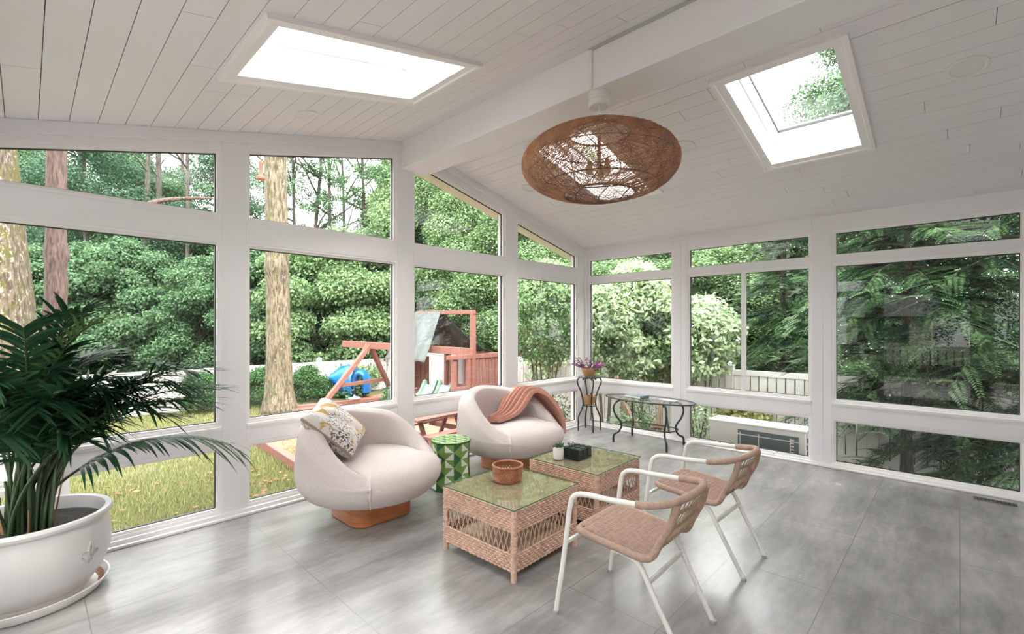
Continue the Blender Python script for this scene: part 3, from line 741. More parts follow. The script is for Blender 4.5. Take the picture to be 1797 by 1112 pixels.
# ------------------------------------------------------------------ bistro armchairs
def bistro(label, loc, rz):
    t = thing('bistro_chair', label, 'chair', loc, rz, 'white tube bistro armchairs')
    r = .0135
    for s_ in (-1, 1):
        m_ = MB(); m_.tube(smooth_path([(s_*.275, .315, 0.004), (s_*.268, .27, .30), (s_*.262, .235, .57), (s_*.260, .205, .635), (s_*.258, .14, .655), (s_*.256, 0, .662), (s_*.250, -.13, .672)], 6), r, 10); m_.build('arm', 'whitemetal', t)
        m_ = MB(); m_.tube(smooth_path([(s_*.205, .02, .402), (s_*.204, -.07, .395), (s_*.203, -.13, .36), (s_*.200, -.19, .25), (s_*.192, -.325, .004)], 6), r*.95, 10); m_.build('leg', 'whitemetal', t)
    m_ = MB(); m_.beam((-.20, -.165, .30), (.20, -.165, .30), .012, .022); m_.beam((-.262, .255, .385), (.262, .255, .385), .018, .016); m_.beam((-.205, .0, .398), (.205, 0, .398), .02, .012); m_.build('crossbar', 'whitemetal', t, bevel=.002)
    m_ = MB(); m_.tube(smooth_path([(-.250, -.13, .672), (-.238, -.20, .682), (-.19, -.272, .697), (-.10, -.305, .706), (0, -.315, .709), (.10, -.305, .706), (.19, -.272, .697), (.238, -.20, .682), (.250, -.13, .672)], 6), .0185, 12); m_.build('back_rail', 'tan', t)
    # wrapped seat and back frame: one bent loop
    half = [(0, .235, .438), (.15, .235, .438), (.205, .215, .440), (.222, .16, .438), (.220, 0, .424), (.216, -.13, .414), (.208, -.185, .43), (.198, -.22, .50), (.188, -.27, .60), (.18, -.292, .69)]
    loop = smooth_path([(-x, y, z) for x, y, z in half[::-1]] + half[1:], 6)
    m_ = MB(); m_.tube(loop, .0175, 10); m_.build('seat_frame', 'tan', t)
    def side(y): return .222 - .006*(1-max(0, min(1, (y+.13)/.29)))
    def zs(y): return .424 + .014*(y/.16 if y > 0 else y/.13*.72) + .006
    m_ = MB(); n = 44
    for k in range(n):
        x = -.208 + .416*(k+.5)/n; y0 = .232 if abs(x) < .16 else .205
        pts = [(x, y0 - (y0+.165)*j/14, zs(y0-(y0+.165)*j/14) + (.0022 if (j+k) % 2 else -.0012)) for j in range(15)]
        m_.tube(pts, .0034, 4)
    for k in range(14):
        y = .215 - k*.027; m_.tube([(-.212, y, zs(y)), (.212, y, zs(y))], .003, 4)
    m_.build('seat_weave', 'tan', t)
    m_ = MB()
    def bk(x, f_): return (x*(1-.12*f_), -.185 - .112*f_ - .03*f_*(1-(x/.2)**2), .435 + .255*f_)
    for k in range(11):
        x = -.19 + .38*(k+.5)/11; m_.tube([bk(x, j/8) for j in range(9)], .0028, 4)
    for f0, f1 in ((.02, .12), (.40, .50), (.78, .86)):
        nn = int((f1-f0)*40)
        for q in range(nn+1):
            f_ = f0+(f1-f0)*q/nn; m_.tube([(lambda c: (c[0], c[1]+(.004 if (j+q) % 2 else -.004), c[2]))(bk(-.2+.4*j/30, f_)) for j in range(31)], .0038, 4)
    m_.build('back_weave', 'olive', t)
    for x, y in ((-.275, .315), (.275, .315), (-.192, -.325), (.192, -.325)):
        m_ = MB(); m_.lathe([(.0148, 0), (.0155, .003), (.0150, .014), (.012, .016)], 12, (x, y, 0), cap=True); m_.build('foot_cap', 'rail', t)
bistro('white tube bistro chair with tan woven seat, nearest the viewer', (-3.725, -2.905, 0), R(1.5))
bistro('white tube bistro chair with tan woven seat, nearer the eave wall windows', (-2.80, -2.885, 0), R(-1))

# ------------------------------------------------------------------ plant stand, bowls, console table
t = thing('plant_stand', 'tall black iron plant stand with curved legs in the room corner', 'plant stand', (-.31, -.28, 0), R(8))
rad = [(.165, 0), (.165, .16), (.150, .23), (.105, .33), (.095, .42), (.125, .56), (.172, .67), (.178, .72), (.15, .758), (.105, .765), (.085, .745), (.10, .728)]
for k in range(4):
    a = R(45+90*k); m_ = MB(); m_.tube(smooth_path([(r*cos(a), r*sin(a), z) for r, z in rad], 6), .0105, 8); m_.build('leg', 'blackmetal', t)
m_ = MB(); m_.tube([(.155*cos(2*pi*k/40), .155*sin(2*pi*k/40), .768) for k in range(40)], .008, 8, closed=True); m_.build('top_ring', 'blackmetal', t)
m_ = MB(); m_.lathe([(.001, .770), (.150, .770), (.152, .774), (.001, .775)], 40); m_.build('glass_top', 'glass', t)
m_ = MB(); m_.tube([(.098*cos(2*pi*k/40), .098*sin(2*pi*k/40), .362) for k in range(40)], .005, 8, closed=True)
for a in (R(45), R(135)): m_.tube([(-.1*cos(a), -.1*sin(a), .362), (.1*cos(a), .1*sin(a), .362)], .004, 6)
m_.build('shelf_ring', 'blackmetal', t)
def bowl(m_, r, h): return m_.lathe([(.001, 0), (r*.5, 0), (r*.62, h*.1), (r*.86, h*.5), (r*.98, h*.9), (r*1.0, h), (r*.94, h), (r*.90, h*.85), (.001, h*.82)], 36)
t = thing('flower_bowl', 'tan clay bowl of purple leaves and magenta blooms on top of the plant stand', 'flower pot', (-.31, -.28, .776))
m_ = MB(); bowl(m_, .118, .125); m_.build('bowl', 'terracotta', t)
m_ = MB(); m_.box(-.03, .0, -.118, -.10, .085, .105); m_.build('handle', 'blackmetal', t, bevel=.004)
rng = random.Random(3); m_ = MB(); m2 = MB(); m3 = MB()
for k in range(26):
    a = rng.uniform(0, 2*pi); L = rng.uniform(.08, .21); out = rng.uniform(.5, 1.3)
    if k < 8: a = R(150+rng.uniform(-25, 25)); L = .22
    d = Vector((cos(a)*out, sin(a)*out, rng.uniform(.3, .9))).normalized(); b = Vector((cos(a)*.05, sin(a)*.05, .10))
    pts = [b + d*L*q/5 + Vector((0, 0, -.05*L*(q/5)**2)) for q in range(6)]; m_.tube(pts, .003, 4)
    for q in range(2, 6):
        for z in range(4):
            a2 = rng.uniform(0, 2*pi); e = Vector((cos(a2), sin(a2), rng.uniform(-.2, .6)))*rng.uniform(.018, .032); p = pts[q]; sd_ = e.orthogonal().normalized()*.008
            m2.add([p, p+e*.5+sd_, p+e, p+e*.5-sd_], [(0, 1, 2, 3)])
for k in range(150):
    c = Vector((.115, -.085, .175)) if k > 45 else Vector((.06, -.10, .155))
    a, b = rng.uniform(0, 2*pi), rng.uniform(-.6, 1.4); p = c + Vector((cos(a)*cos(b)*.045, sin(a)*cos(b)*.045, sin(b)*.03)); e = Vector((cos(a)*cos(b), sin(a)*cos(b), sin(b)))*.022; sd_ = e.orthogonal().normalized()*.007
    m3.add([p, p+e*.5+sd_, p+e, p+e*.5-sd_], [(0, 1, 2, 3)])
for c in ((.115, -.085, .17), (.06, -.1, .15)): m_.tube([(.04, -.03, .10), c], .0025, 4)
m_.build('stem', 'purple', t); m2.build('foliage', 'purple', t, smooth=0); m3.build('bloom', 'magenta', t, smooth=0)
t = thing('clay_bowl', 'empty tan clay bowl with a thin stake on the plant stand lower ring', 'flower pot', (-.31, -.28, .367))
m_ = MB(); bowl(m_, .10, .125); m_.build('bowl', 'terracotta', t)
m_ = MB(); m_.tube([(.0, .02, .10), (.0, .02, .22)], .003, 6); m_.build('stake', 'blackmetal', t)
for s_ in (-1, 1): m_ = MB(); m_.tube(smooth_path([(s_*.06, -.06, .12), (s_*.08, -.065, .145), (s_*.09, -.03, .13)], 5), .005, 6); m_.build('handle', 'blackmetal', t)
# console
t = thing('glass_console_table', 'low oval glass table on curled black iron legs under the eave windows', 'table', (-.42, -1.255, 0))
TZ = .565
prof = [(.10, TZ-.055), (.08, TZ-.035), (.10, TZ-.012), (.17, TZ-.02), (.235, TZ-.06), (.26, .43), (.225, .335), (.165, .26), (.155, .20), (.19, .135), (.25, .10), (.262, .06), (.262, .004)]
for sx_, sy_ in ((-1, -1), (1, -1), (1, 1), (-1, 1)):
    m_ = MB(); base = Vector((sx_*.03, sy_*.20, 0)); dr = Vector((sx_*.80, sy_*.62, 0))
    pts = smooth_path([base + dr*r + Vector((0, 0, z)) for r, z in prof], 6); n = len(pts)
    m_.tube(pts, [.0125 if k < n-14 else .0145 for k in range(n)], 8)
    m_.lathe([(.012, 0), (.013, .01), (.012, .075), (.008, .08)], 10, tuple(base + dr*.262), cap=True)
    p = pts[34]; m_.ball(tuple(p), .014, 8, 6)
    m_.build('leg', 'blackmetal', t)
def oval(a, b, z, n=64): return [(a*cos(2*pi*k/n), b*sin(2*pi*k/n), z) for k in range(n)]
m_ = MB(); m_.tube(oval(.285, .60, TZ), .010, 8, closed=True); m_.build('top_rim', 'blackmetal', t)
m_ = MB(); v = oval(.28, .595, TZ+.008); m_.add(v, [tuple(range(64))]); m_.build('glass_top', 'glass', t, smooth=0)
m_ = MB(); m_.tube(smooth_path([(-.15, -.30, .215), (-.185, 0, .215), (-.15, .30, .215), (-.05, .36, .215), (.05, .36, .215), (.15, .30, .215), (.185, 0, .215), (.15, -.30, .215), (.05, -.36, .215), (-.05, -.36, .215)], 6, True), .008, 8, closed=True); m_.build('shelf_rim', 'blackmetal', t)
m_ = MB(); m_.add(oval(.16, .36, .222, 48), [tuple(range(48))]); m_.build('glass_shelf', 'glass', t, smooth=0)
t = thing('hardback_book', 'grey-blue book lying on the oval glass table', 'book', (-.43, -1.10, TZ+.009), R(78))
m_ = MB(); m_.box(-.13, .13, -.085, .085, 0, .004); m_.box(-.13, .13, -.085, .085, .030, .034); m_.box(-.13, -.126, -.085, .085, 0, .034); m_.build('cover', 'book', t, smooth=0)
m_ = MB(); m_.box(-.125, .125, -.08, .08, .004, .030); m_.build('page_block', 'paper', t, smooth=0)
m_ = MB(); m_.box(-.115, .115, -.05, .05, 0, .004); o = m_.build('folded_paper', 'paper', loc=(-.36, -1.50, TZ+.009), smooth=0, bevel=.001); o.rotation_euler = (0, 0, R(80)); tag(o, 'small white folded paper on the oval glass table past the book', 'paper')

# ------------------------------------------------------------------ planter with areca palm
PC = (-5.92, -.42)
o = thing('plant_saucer', 'white round saucer with rust stains under the big planter', 'saucer', (*PC, 0))
m_ = MB(); m_.lathe([(.001, .001), (.275, .001), (.30, .006), (.335, .055), (.338, .062), (.330, .062), (.295, .014), (.001, .012)], 64); m_.build('dish', 'saucer', o)
m_ = MB(); m_.lathe([(.285, .0125), (.297, .018), (.312, .036)], 24, (0, 0, .001)); 
o2 = m_.build('rust_stain', 'drystem', o)
t = thing('potted_palm', 'large areca palm in a white glazed planter with a raised lily emblem', 'potted plant', (*PC, .014))
prof = [(.001, .0), (.235, .0), (.245, .008), (.247, .022), (.255, .026), (.257, .040), (.268, .046), (.315, .12), (.343, .21), (.348, .29), (.338, .36), (.330, .398), (.336, .408), (.348, .414), (.352, .430), (.345, .442), (.330, .446), (.318, .440), (.312, .40), (.315, .34), (.31, .30)]
m_ = MB(); m_.lathe(prof, 72); pot = m_.build('planter', 'pot', t)
m_ = MB(); rng = random.Random(2)
n = 26; 
for i in range(12):
    pass
m_.lathe([(.001, .372)] + [(.313*k/8, .372 + .006*sin(k*2.1)) for k in range(1, 9)], 48); m_.build('soil', 'soil', t)
# lily emblem as relief on the pot's outside
em = MB(); ang = R(-48); rb = .3455
def onpot(u, z, e=.0):
    # radius of the pot at height z
    for (r0, z0), (r1, z1) in zip(prof, prof[1:]):
        if z0 <= z <= z1 and z1 > z0: rr_ = r0+(r1-r0)*(z-z0)/(z1-z0); break
    a = ang + u/.345; return Vector(((rr_+e)*cos(a), (rr_+e)*sin(a), z))
def stroke(pts, rs): em.tube([onpot(u, z, .002) for u, z in pts], rs, 8, flat=.6)
sp = lambda pts: [(p.x, p.y) for p in smooth_path([(a, b, 0) for a, b in pts], 6)]
q = sp([(0, .235), (-.012, .265), (0, .305)]); stroke(q, [.003+.004*sin(pi*k/(len(q)-1)) for k in range(len(q))])
q = sp([(0, .235), (.012, .265), (0, .305)]); stroke(q, [.003+.004*sin(pi*k/(len(q)-1)) for k in range(len(q))])
for s_ in (-1, 1):
    q = sp([(s_*.004, .225), (s_*.018, .255), (s_*.040, .258), (s_*.048, .235), (s_*.036, .225)]); stroke(q, [.0055-.003*k/len(q) for k in range(len(q))])
    q = sp([(s_*.003, .222), (s_*.012, .205), (s_*.022, .198)]); stroke(q, [.005-.003*k/len(q) for k in range(len(q))])
q = sp([(0, .225), (0, .205), (0, .185)]); stroke(q, [.005-.003*k/len(q) for k in range(len(q))])
stroke([(-.016, .224), (.016, .224)], .0055)
em.build('lily_emblem', 'relief', pot)
# canes and fronds
def clampv(p):
    p = Vector(p); W = Vector((PC[0], PC[1], 0)) + p
    lim = -.035
    if W.y > lim - .12: W.y = lim - .12*math.exp(-(W.y-(lim-.12))/.12) if W.y > lim-.12 else W.y
    if W.x < XL + .16: W.x = XL + .04 + .12*math.exp(-((XL+.16)-W.x)/.12)
    return W - Vector((PC[0], PC[1], 0))
rng = random.Random(21)
def frond(az, rise, reach, droop, m='palm', sc=1, nl=32, base=None, ll=.30, lift=.25, gd=0):
    b = base or Vector((rng.uniform(-.09, .09), rng.uniform(-.09, .09), .37))
    d = Vector((cos(az), sin(az), 0)); N = 26; pts = []
    for i in range(N+1):
        s_ = i/N
        out = reach*(s_**1.7); z = rise*(1-(1-s_)**1.6) - droop*max(0, s_-.55)**2*4
        pts.append(clampv(b + d*out + Vector((0, 0, z))))
    st = MB(); st.tube(pts, [.009*(1-.8*i/N)*sc+.001 for i in range(N+1)], 6)
    fr = st.build('frond', ('palmstem', m), t, smooth=60)
    lf_ = MB()
    for k in range(nl):
        s_ = .42 + .57*k/(nl-1); fi = s_*N; i = min(N-1, int(fi)); p = pts[i].lerp(pts[i+1], fi-i)
        tg = (pts[min(N, i+2)]-pts[max(0, i-1)]).normalized(); sd_ = tg.cross(Vector((0, 0, 1)))
        if sd_.length < .05: sd_ = Vector((-sin(az), cos(az), 0))
        sd_.normalize(); upv = sd_.cross(tg)
        L = ll*sc*(.55+.45*sin(pi*min(1, .15+.85*(1-abs(2*(k/(nl-1))-.9)*.55))))*rng.uniform(.85, 1.12)
        if k > nl-4: L *= .8
        for q in (-1, 1):
            f0 = .35+.75*(k/(nl-1)); dr = (sd_*q*rng.uniform(.75, 1) + tg*f0 + upv*rng.uniform(.1, .3+lift)).normalized()
            wv = dr.cross(upv).normalized(); g = rng.uniform(.10, .5)+gd; P_ = []
            for j in range(6):
                u = j/5; c = p + dr*L*u + Vector((0, 0, -g*L*u*u*.8)); wd = .0088*sc*sin(pi*(.12+.86*u))**.8 if j < 5 else .0008
                P_.append((clampv(c-wv*wd + upv*.003), clampv(c+wv*wd+upv*.003)))
            v = [a for pr in P_ for a in pr]; lf_.add(v, [(2*j, 2*j+1, 2*j+3, 2*j+2) for j in range(5)])
    lo = lf_.build('leaflets', m, fr, smooth=60); return fr
for k in range(24):
    az = rng.uniform(-180, 60); k_ = abs(sin(R(az))) if az < 0 else .3
    frond(R(az), rng.uniform(.62, 1.02), rng.uniform(.30, .68)*(1-.45*k_), rng.uniform(.02, .24), ll=.27, lift=.1)
# distinct fronds of the photo: arching toward the lawn window, the upright young one, the tall pair
frond(R(-13), .50, .92, .20, sc=1.15, nl=30, ll=.28, lift=-.15, gd=.3)
frond(R(-18), .80, .95, .12, nl=34, ll=.26)
frond(R(-27), .90, .80, .05, nl=34, ll=.26)
frond(R(-23), .74, .72, .22, nl=34, ll=.28)
for k in range(9): frond(R(rng.uniform(-48, -12)), rng.uniform(.68, 1.0), rng.uniform(.5, .92), rng.uniform(.02, .2), nl=32, ll=.26, lift=.05)
frond(R(-34), 1.14, .42, .0, nl=20, ll=.20, m='palmlt')
frond(R(-50), 1.20, .32, .02, nl=30, ll=.28)
frond(R(-95), 1.12, .26, .02, nl=30, ll=.28)
frond(R(-150), 1.05, .36, .1, nl=30, ll=.30)
frond(R(-5), 1.12, .30, .0, nl=22, ll=.24)
m_ = MB()
for k in range(11):
    a = rng.uniform(0, 2*pi); b = Vector((.09*cos(a)*rng.random(), .09*sin(a)*rng.random(), .36)); m_.tube([b, b+Vector((.03*cos(a), .03*sin(a), rng.uniform(.12, .3)))], [.011, .006], 8)
m_.build('cane', 'palmstem', t)
m_ = MB()
for k in range(7):
    a = rng.uniform(0, 2*pi); b = Vector((.09*cos(a), .09*sin(a), .33)); m_.tube([b, b+Vector((.05*cos(a), .05*sin(a), rng.uniform(.12, .34)))], [.006, .002], 6, flat=.5)
m_.build('dry_sheath', 'drystem', t)

# ------------------------------------------------------------------ rattan pendant
LC = Vector((-3.185, -2.325, 2.620)); LA, LH = .535, .228
t = thing('rattan_pendant_lamp', 'wide brown woven rattan pendant lamp hanging from the ridge beam', 'pendant lamp', LC)
def ell(phi, lat, k=1): 
    e = .86
    c_, s_ = cos(lat), sin(lat)
    return Vector((LA*k*abs(c_)**e*cos(phi), LA*k*abs(c_)**e*sin(phi), LH*k*(abs(s_)**.95)*(1 if s_ > 0 else -1)))
rng = random.Random(5)
L0, L1 = R(-66), R(70)
def strand_set(name, n, twist, k, r, m, wob=.0, a=L0, b=L1):
    m_ = MB()
    for i in range(n):
        ph = 2*pi*i/n + rng.uniform(-.3, .3)*2*pi/n; tw = twist*(1+rng.uniform(-wob, wob)); kk = k*(1+rng.uniform(-.006, .006))
        m_.tube([ell(ph+tw*(j/22-.5), a+(b-a)*j/22, kk) for j in range(23)], r, 3, cap=False)
    return m_.build(name, m, t)
strand_set('outer_weave', 170, 1.15, 1.0, .0021, 'rattan', .05)
strand_set('cross_weave', 84, -.75, .992, .0018, 'rattan', .08)
strand_set('side_weave', 150, 2.2, .996, .0020, 'rattan', .05, R(-38), R(34))
m_ = MB()
for lat, r in ((L0, .008), (L1, .008), (R(-44), .005), (0, .004), (R(42), .005)):
    m_.tube([ell(2*pi*k/56, lat, .985) for k in range(56)], r, 6, closed=True)
m_.build('hoop', 'rattandk', t)
m_ = MB()
for i in range(16): m_.tube([ell(2*pi*i/16+.2*sin(j*.3), L0+(L1-L0)*j/20, .98) for j in range(21)], .0035, 5)
m_.build('rib', 'rattandk', t)
m_ = MB(); m_.tube([(0, 0, .20), (0, 0, -.02)], .012, 8)
for k in range(3): a = 2*pi*k/3; m_.tube([(0, 0, .0), (.07*cos(a), .07*sin(a), -.0)], .006, 6)
m_.build('lamp_stem', 'rattandk', t)
for k in range(3):
    a = 2*pi*k/3+.4; m_ = MB(); m_.lathe([(.001, -.075), (.02, -.07), (.028, -.045), (.022, -.02), (.014, 0), (.014, .02)], 16, (.07*cos(a), .07*sin(a), 0)); m_.build('bulb', 'bulb', t)
m_ = MB(); m_.tube([(0, 0, .20), (0, 0, .42)], .006, 8); m_.build('cord', 'cover', t)
m_ = MB(); m_.lathe([(.001, .398), (.066, .398), (.072, .404), (.074, .432), (.072, .436), (.076, .438), (.077, .476), (.074, .4895), (.001, .4898)], 40); m_.build('canopy', 'cover', t)
o = thing('cable_conduit', 'slim cable conduit along the ridge beam down to the pendant canopy', 'conduit', (-3.28, -2.32, 3.11))
m_ = MB(); m_.box(-.008, .010, -.011, .011, 0.0, .262); m_.build('drop_channel', 'cover', o, bevel=.002)
m_ = MB(); m_.box(-.008, .010, -3.6, .011, .258, .280); m_.build('run_channel', 'rail', o, bevel=.002)
m_ = MB(); m_.box(-.010, .010, -.015, .015, .18, .20); m_.build('clip', 'cover', o, bevel=.002)

# ------------------------------------------------------------------ garden: ground, fences
def sheet(name, pts, z, m, label, cat):
    m_ = MB(); m_.add([(x, y, z) for x, y in pts], [tuple(range(len(pts)))]); o = m_.build(name, m, smooth=0); return struct(o, label, cat)
m_ = MB(); m_.box(-60, 60, -40, 90, GZ-.3, GZ-.02); struct(m_.build('ground', 'floorwood', smooth=0), 'dark leaf-strewn woodland ground beyond the fences', 'ground')
m_ = MB(); NX, NY = 60, 44; X0, X1, Y0_, Y1_ = -14, 2.5, -8, 9.7
rng = random.Random(9)
v = [(X0+(X1-X0)*i/NX, Y0_+(Y1_-Y0_)*j/NY, GZ + .012*sin(i*.9+j*.7) + rng.uniform(-.008, .008)) for j in range(NY+1) for i in range(NX+1)]
m_.add(v, [(j*(NX+1)+i, j*(NX+1)+i+1, (j+1)*(NX+1)+i+1, (j+1)*(NX+1)+i) for j in range(NY) for i in range(NX)])
struct(m_.build('lawn', 'lawn', smooth=180), 'mown green lawn with straw patches in the fenced yard', 'lawn')
nr = np.random.default_rng(7)
def blades(name, n, xr, yr, keep=None, h=(.03, .08)):
    x = nr.uniform(*xr, n); y = nr.uniform(*yr, n)
    if keep is not None: k = keep(x, y); x, y = x[k], y[k]; n = len(x)
    a = nr.uniform(0, 2*pi, n); L = nr.uniform(*h, n); t = nr.uniform(.1, .8, n); V = np.zeros((n, 3, 3)); wd = .004 + .003*nr.random(n)
    V[:, 0] = np.stack([x - wd*np.sin(a), y + wd*np.cos(a), np.full(n, GZ)], 1); V[:, 1] = np.stack([x + wd*np.sin(a), y - wd*np.cos(a), np.full(n, GZ)], 1)
    V[:, 2] = np.stack([x + np.cos(a)*L*t, y + np.sin(a)*L*t, GZ + L], 1)
    return fastmesh(name, V.reshape(-1, 3), 3, ['grass'])
va = blades('grass', 90000, (-7.5, -1.2), (.3, 4.2)); vb = blades('grass', 60000, (-7, -.5), (4.2, 9.5)); ja = np.zeros(len(va.vertices)*3); va.vertices.foreach_get('co', ja); jb = np.zeros(len(vb.vertices)*3); vb.vertices.foreach_get('co', jb)
o = link('grass', fastmesh('grass', np.concatenate([ja, jb]).reshape(-1, 3), 3, ['grass']))
tag(o, 'short yellow-green grass outside the low gable windows', 'grass', kind='stuff')
def leafbits(n, xr, yr, z, size=(.05, .10)):
    V = np.zeros((n, 4, 3)); cl = nr.integers(0, max(1, n//14), n); cx_ = nr.uniform(*xr, n//14+1)[cl]; cy_ = nr.uniform(*yr, n//14+1)[cl]
    x = cx_ + nr.normal(0, .16, n); y = cy_ + nr.normal(0, .14, n); a = nr.uniform(0, 2*pi, n); L = nr.uniform(*size, n)
    d = np.stack([np.cos(a), np.sin(a), nr.uniform(-.2, .2, n)], 1)*L[:, None]; s_ = np.stack([-np.sin(a), np.cos(a), nr.uniform(-.3, .3, n)], 1)*L[:, None]*.38
    c = np.stack([x, y, np.full(n, z) + nr.uniform(.012, .05, n)], 1)
    V[:, 0] = c-d/2; V[:, 1] = c+s_; V[:, 2] = c+d/2; V[:, 3] = c-s_
    return fastmesh('fallen_leaves', V.reshape(-1, 3), 4, ['dryleaf'])
tag(link('fallen_leaves', leafbits(420, (-6.3, -2.2), (.5, 3.6), GZ)), 'reddish-brown fallen leaves scattered over the lawn by the windows', 'leaves', kind='stuff')
# mulch bed of the play area and its timber borders
def ontop(px, py, z=GZ):
    D = FPX*(1.5-z)/(py-HOR); return P(px, D)
pts = [P(455, 8.6), P(520, 6.9), (-1.6, 1.6), (2.45, 1.2), (2.45, 8.9), P(585, 12.6), P(520, 11.3)]
sheet('mulch_bed', pts, GZ+.028, 'mulch', 'red-brown mulch bed under the playset', 'mulch')
def timber(a, b, label, z=GZ, h=.16):
    m_ = MB(); v = Vector((b[0]-a[0], b[1]-a[1], 0)); m_.beam((a[0], a[1], z+h/2), (b[0], b[1], z+h/2), .12, h)
    o = m_.build('edging_timber', 'redwood', smooth=0, bevel=.012); tag(o, label, 'edging', 'red timbers edging the mulch bed')
pa, pb = ontop(450, 778), ontop(545, 842)
timber(pa, pb, 'red landscape timber at the lawn edge, seen through the low window by the armchair'); timber((pb[0], pb[1]), (pb[0]+1.6, pb[1]-.5), 'short red landscape timber running on behind the armchair')
timber(ontop(520, 721), ontop(700, 702), 'long red landscape timber at the back of the mulch bed', h=.14)
timber(ontop(506, 727), ontop(600, 717), 'red landscape timber near the pale tree trunk foot', h=.12)
def fence(name, a, b, h, label, n_panel, pw=.14, gap=.012, mt='fence'):
    a, b = Vector((*a, GZ)), Vector((*b, GZ)); L = (b-a).length; d = (b-a)/L; nrm = Vector((-d.y, d.x, 0))
    t = thing(name, label, 'fence', a)
    for i in range(n_panel+1):
        p = a + d*L*i/n_panel; m_ = MB(); m_.obox(p + Vector((0, 0, h/2+.03)), d*.06, nrm*.06, Vector((0, 0, h/2+.03))); q = p + Vector((0, 0, h+.06))
        for k in (0,): m_.add([q-d*.07-nrm*.07, q+d*.07-nrm*.07, q+d*.07+nrm*.07, q-d*.07+nrm*.07, q+Vector((0, 0, .07))], [(0, 1, 4), (1, 2, 4), (2, 3, 4), (3, 0, 4), (3, 2, 1, 0)])
        m_.build('post', mt, t, True, smooth=0)
    for i in range(n_panel):
        p0, p1 = a + d*(L*i/n_panel+.06), a + d*(L*(i+1)/n_panel-.06); l = (p1-p0).length; n = int(l/pw); m_ = MB()
        for k in range(n):
            c = p0 + d*(l*(k+.5)/n) + Vector((0, 0, h/2)); m_.obox(c, d*(l/n-gap)/2, nrm*.011, Vector((0, 0, h/2-.02)))
        for z in (.12, h-.06): m_.beam(p0+Vector((0, 0, z)), p1+Vector((0, 0, z)), .045, .09)
        m_.build('panel', mt, t, True, smooth=0)
    return t
fence('yard_fence', (-14, 9.7), (2.5, 9.7), 1.05, 'long white board fence across the back of the lawn', 7)
fence('yard_fence', (2.5, 9.55), (2.5, .9), 1.36, 'white board fence behind the playset', 4)
M['fence2'] = mat('white_picket_paint', (.84, .82, .80), .55, .05, 4)
fence('yard_fence', (2.62, .75), (2.62, -7.2), 1.36, 'white fence of spaced boards outside the condenser-side windows', 4, .125, .02, 'fence2')

# ------------------------------------------------------------------ trees
def leaves(C, sig, n, L, W, up=.7, fold=False, npr=None):
    """leaf quads scattered round cluster centres C (k,3); up = how strongly blades face the sky"""
    r = npr or nr; k = len(C); idx = r.integers(0, k, n)
    c = C[idx] + r.normal(0, 1, (n, 3))*np.asarray(sig)
    nv = r.normal(0, 1, (n, 3))*(1-up) + np.array([0, 0, up]); nv /= np.linalg.norm(nv, axis=1)[:, None]
    a = r.normal(0, 1, (n, 3)); a -= nv*(a*nv).sum(1)[:, None]; a /= np.linalg.norm(a, axis=1)[:, None]
    b = np.cross(nv, a); l = r.uniform(.6, 1.2, n)[:, None]*L; w_ = r.uniform(.7, 1.1, n)[:, None]*W
    V = np.zeros((n, 4, 3)); V[:, 0] = c - a*l*.5; V[:, 1] = c + b*w_*.5 - a*l*.08; V[:, 2] = c + a*l*.5 - nv*l*.12; V[:, 3] = c - b*w_*.5 - a*l*.08
    return V.reshape(-1, 3)
def crown_centres(n, rx, z0, z1, seed, shell=.6, low=.5):
    r = np.random.default_rng(seed); u = r.random(n); th = r.uniform(0, 2*pi, n)
    zz = u; rad = rx*(low + (1-low)*np.sin(np.pi*np.clip(zz, 0, 1))**.7)*np.clip(1.06-zz**6, .1, 1); rho = rad*(shell + (1-shell)*r.random(n)**.5)*r.uniform(.55, 1, n)**.5
    return np.stack([rho*np.cos(th), rho*np.sin(th), z0+(z1-z0)*zz], 1)
PROTO = {}
def dome_leaves(C, rad, n, L, W, npr, flat=.75, up=.45):
    """leaf quads on the upper, outer skin of leafy clumps centred on C with radii rad"""
    r = npr; k = len(C); pw = rad**2/np.sum(rad**2); idx = r.choice(k, n, p=pw)
    d = r.normal(0, 1, (n, 3)); d[:, 2] = d[:, 2]*.8 + .45; d /= np.linalg.norm(d, axis=1)[:, None]
    rr = rad[idx][:, None]*(1 - .5*r.random((n, 1))**2.2)*(1+.10*np.sin(7*d[:, :1]+idx[:, None])*np.cos(6*d[:, 1:2]+2*idx[:, None]))
    c = C[idx] + d*rr*np.array([1, 1, flat]) + r.normal(0, .04, (n, 3))
    nv = d*(1-up) + np.array([0, 0, up]) + r.normal(0, .42, (n, 3)); nv /= np.linalg.norm(nv, axis=1)[:, None]
    a = r.normal(0, 1, (n, 3)); a -= nv*(a*nv).sum(1)[:, None]; a /= np.linalg.norm(a, axis=1)[:, None]
    b = np.cross(nv, a); l = r.uniform(.6, 1.25, n)[:, None]*L; w_ = r.uniform(.7, 1.1, n)[:, None]*W
    V = np.zeros((n, 4, 3)); V[:, 0] = c - a*l*.5; V[:, 1] = c + b*w_*.5 - a*l*.08; V[:, 2] = c + a*l*.5 - nv*l*.15; V[:, 3] = c - b*w_*.5 - a*l*.08
    return V.reshape(-1, 3)
def proto(key, C, rlo, rhi, n, L, W, m, flat=.75):
    r = np.random.default_rng(len(PROTO)+40); rad = r.uniform(rlo, rhi, len(C))
    PROTO[key] = (fastmesh('foliage', dome_leaves(C, rad, n, L, W, r, flat), 4, [m]), C)
proto('dense', crown_centres(62, 2.4, .5, 10.2, 1, .5), .5, 1.05, 66000, .088, .064, 'leafA')
proto('deep', crown_centres(66, 2.4, .4, 10.2, 2, .5), .5, 1.1, 62000, .09, .066, 'leafC')
proto('light', crown_centres(60, 2.3, .4, 9.3, 3, .5), .5, 1.0, 70000, .086, .056, 'leafB')
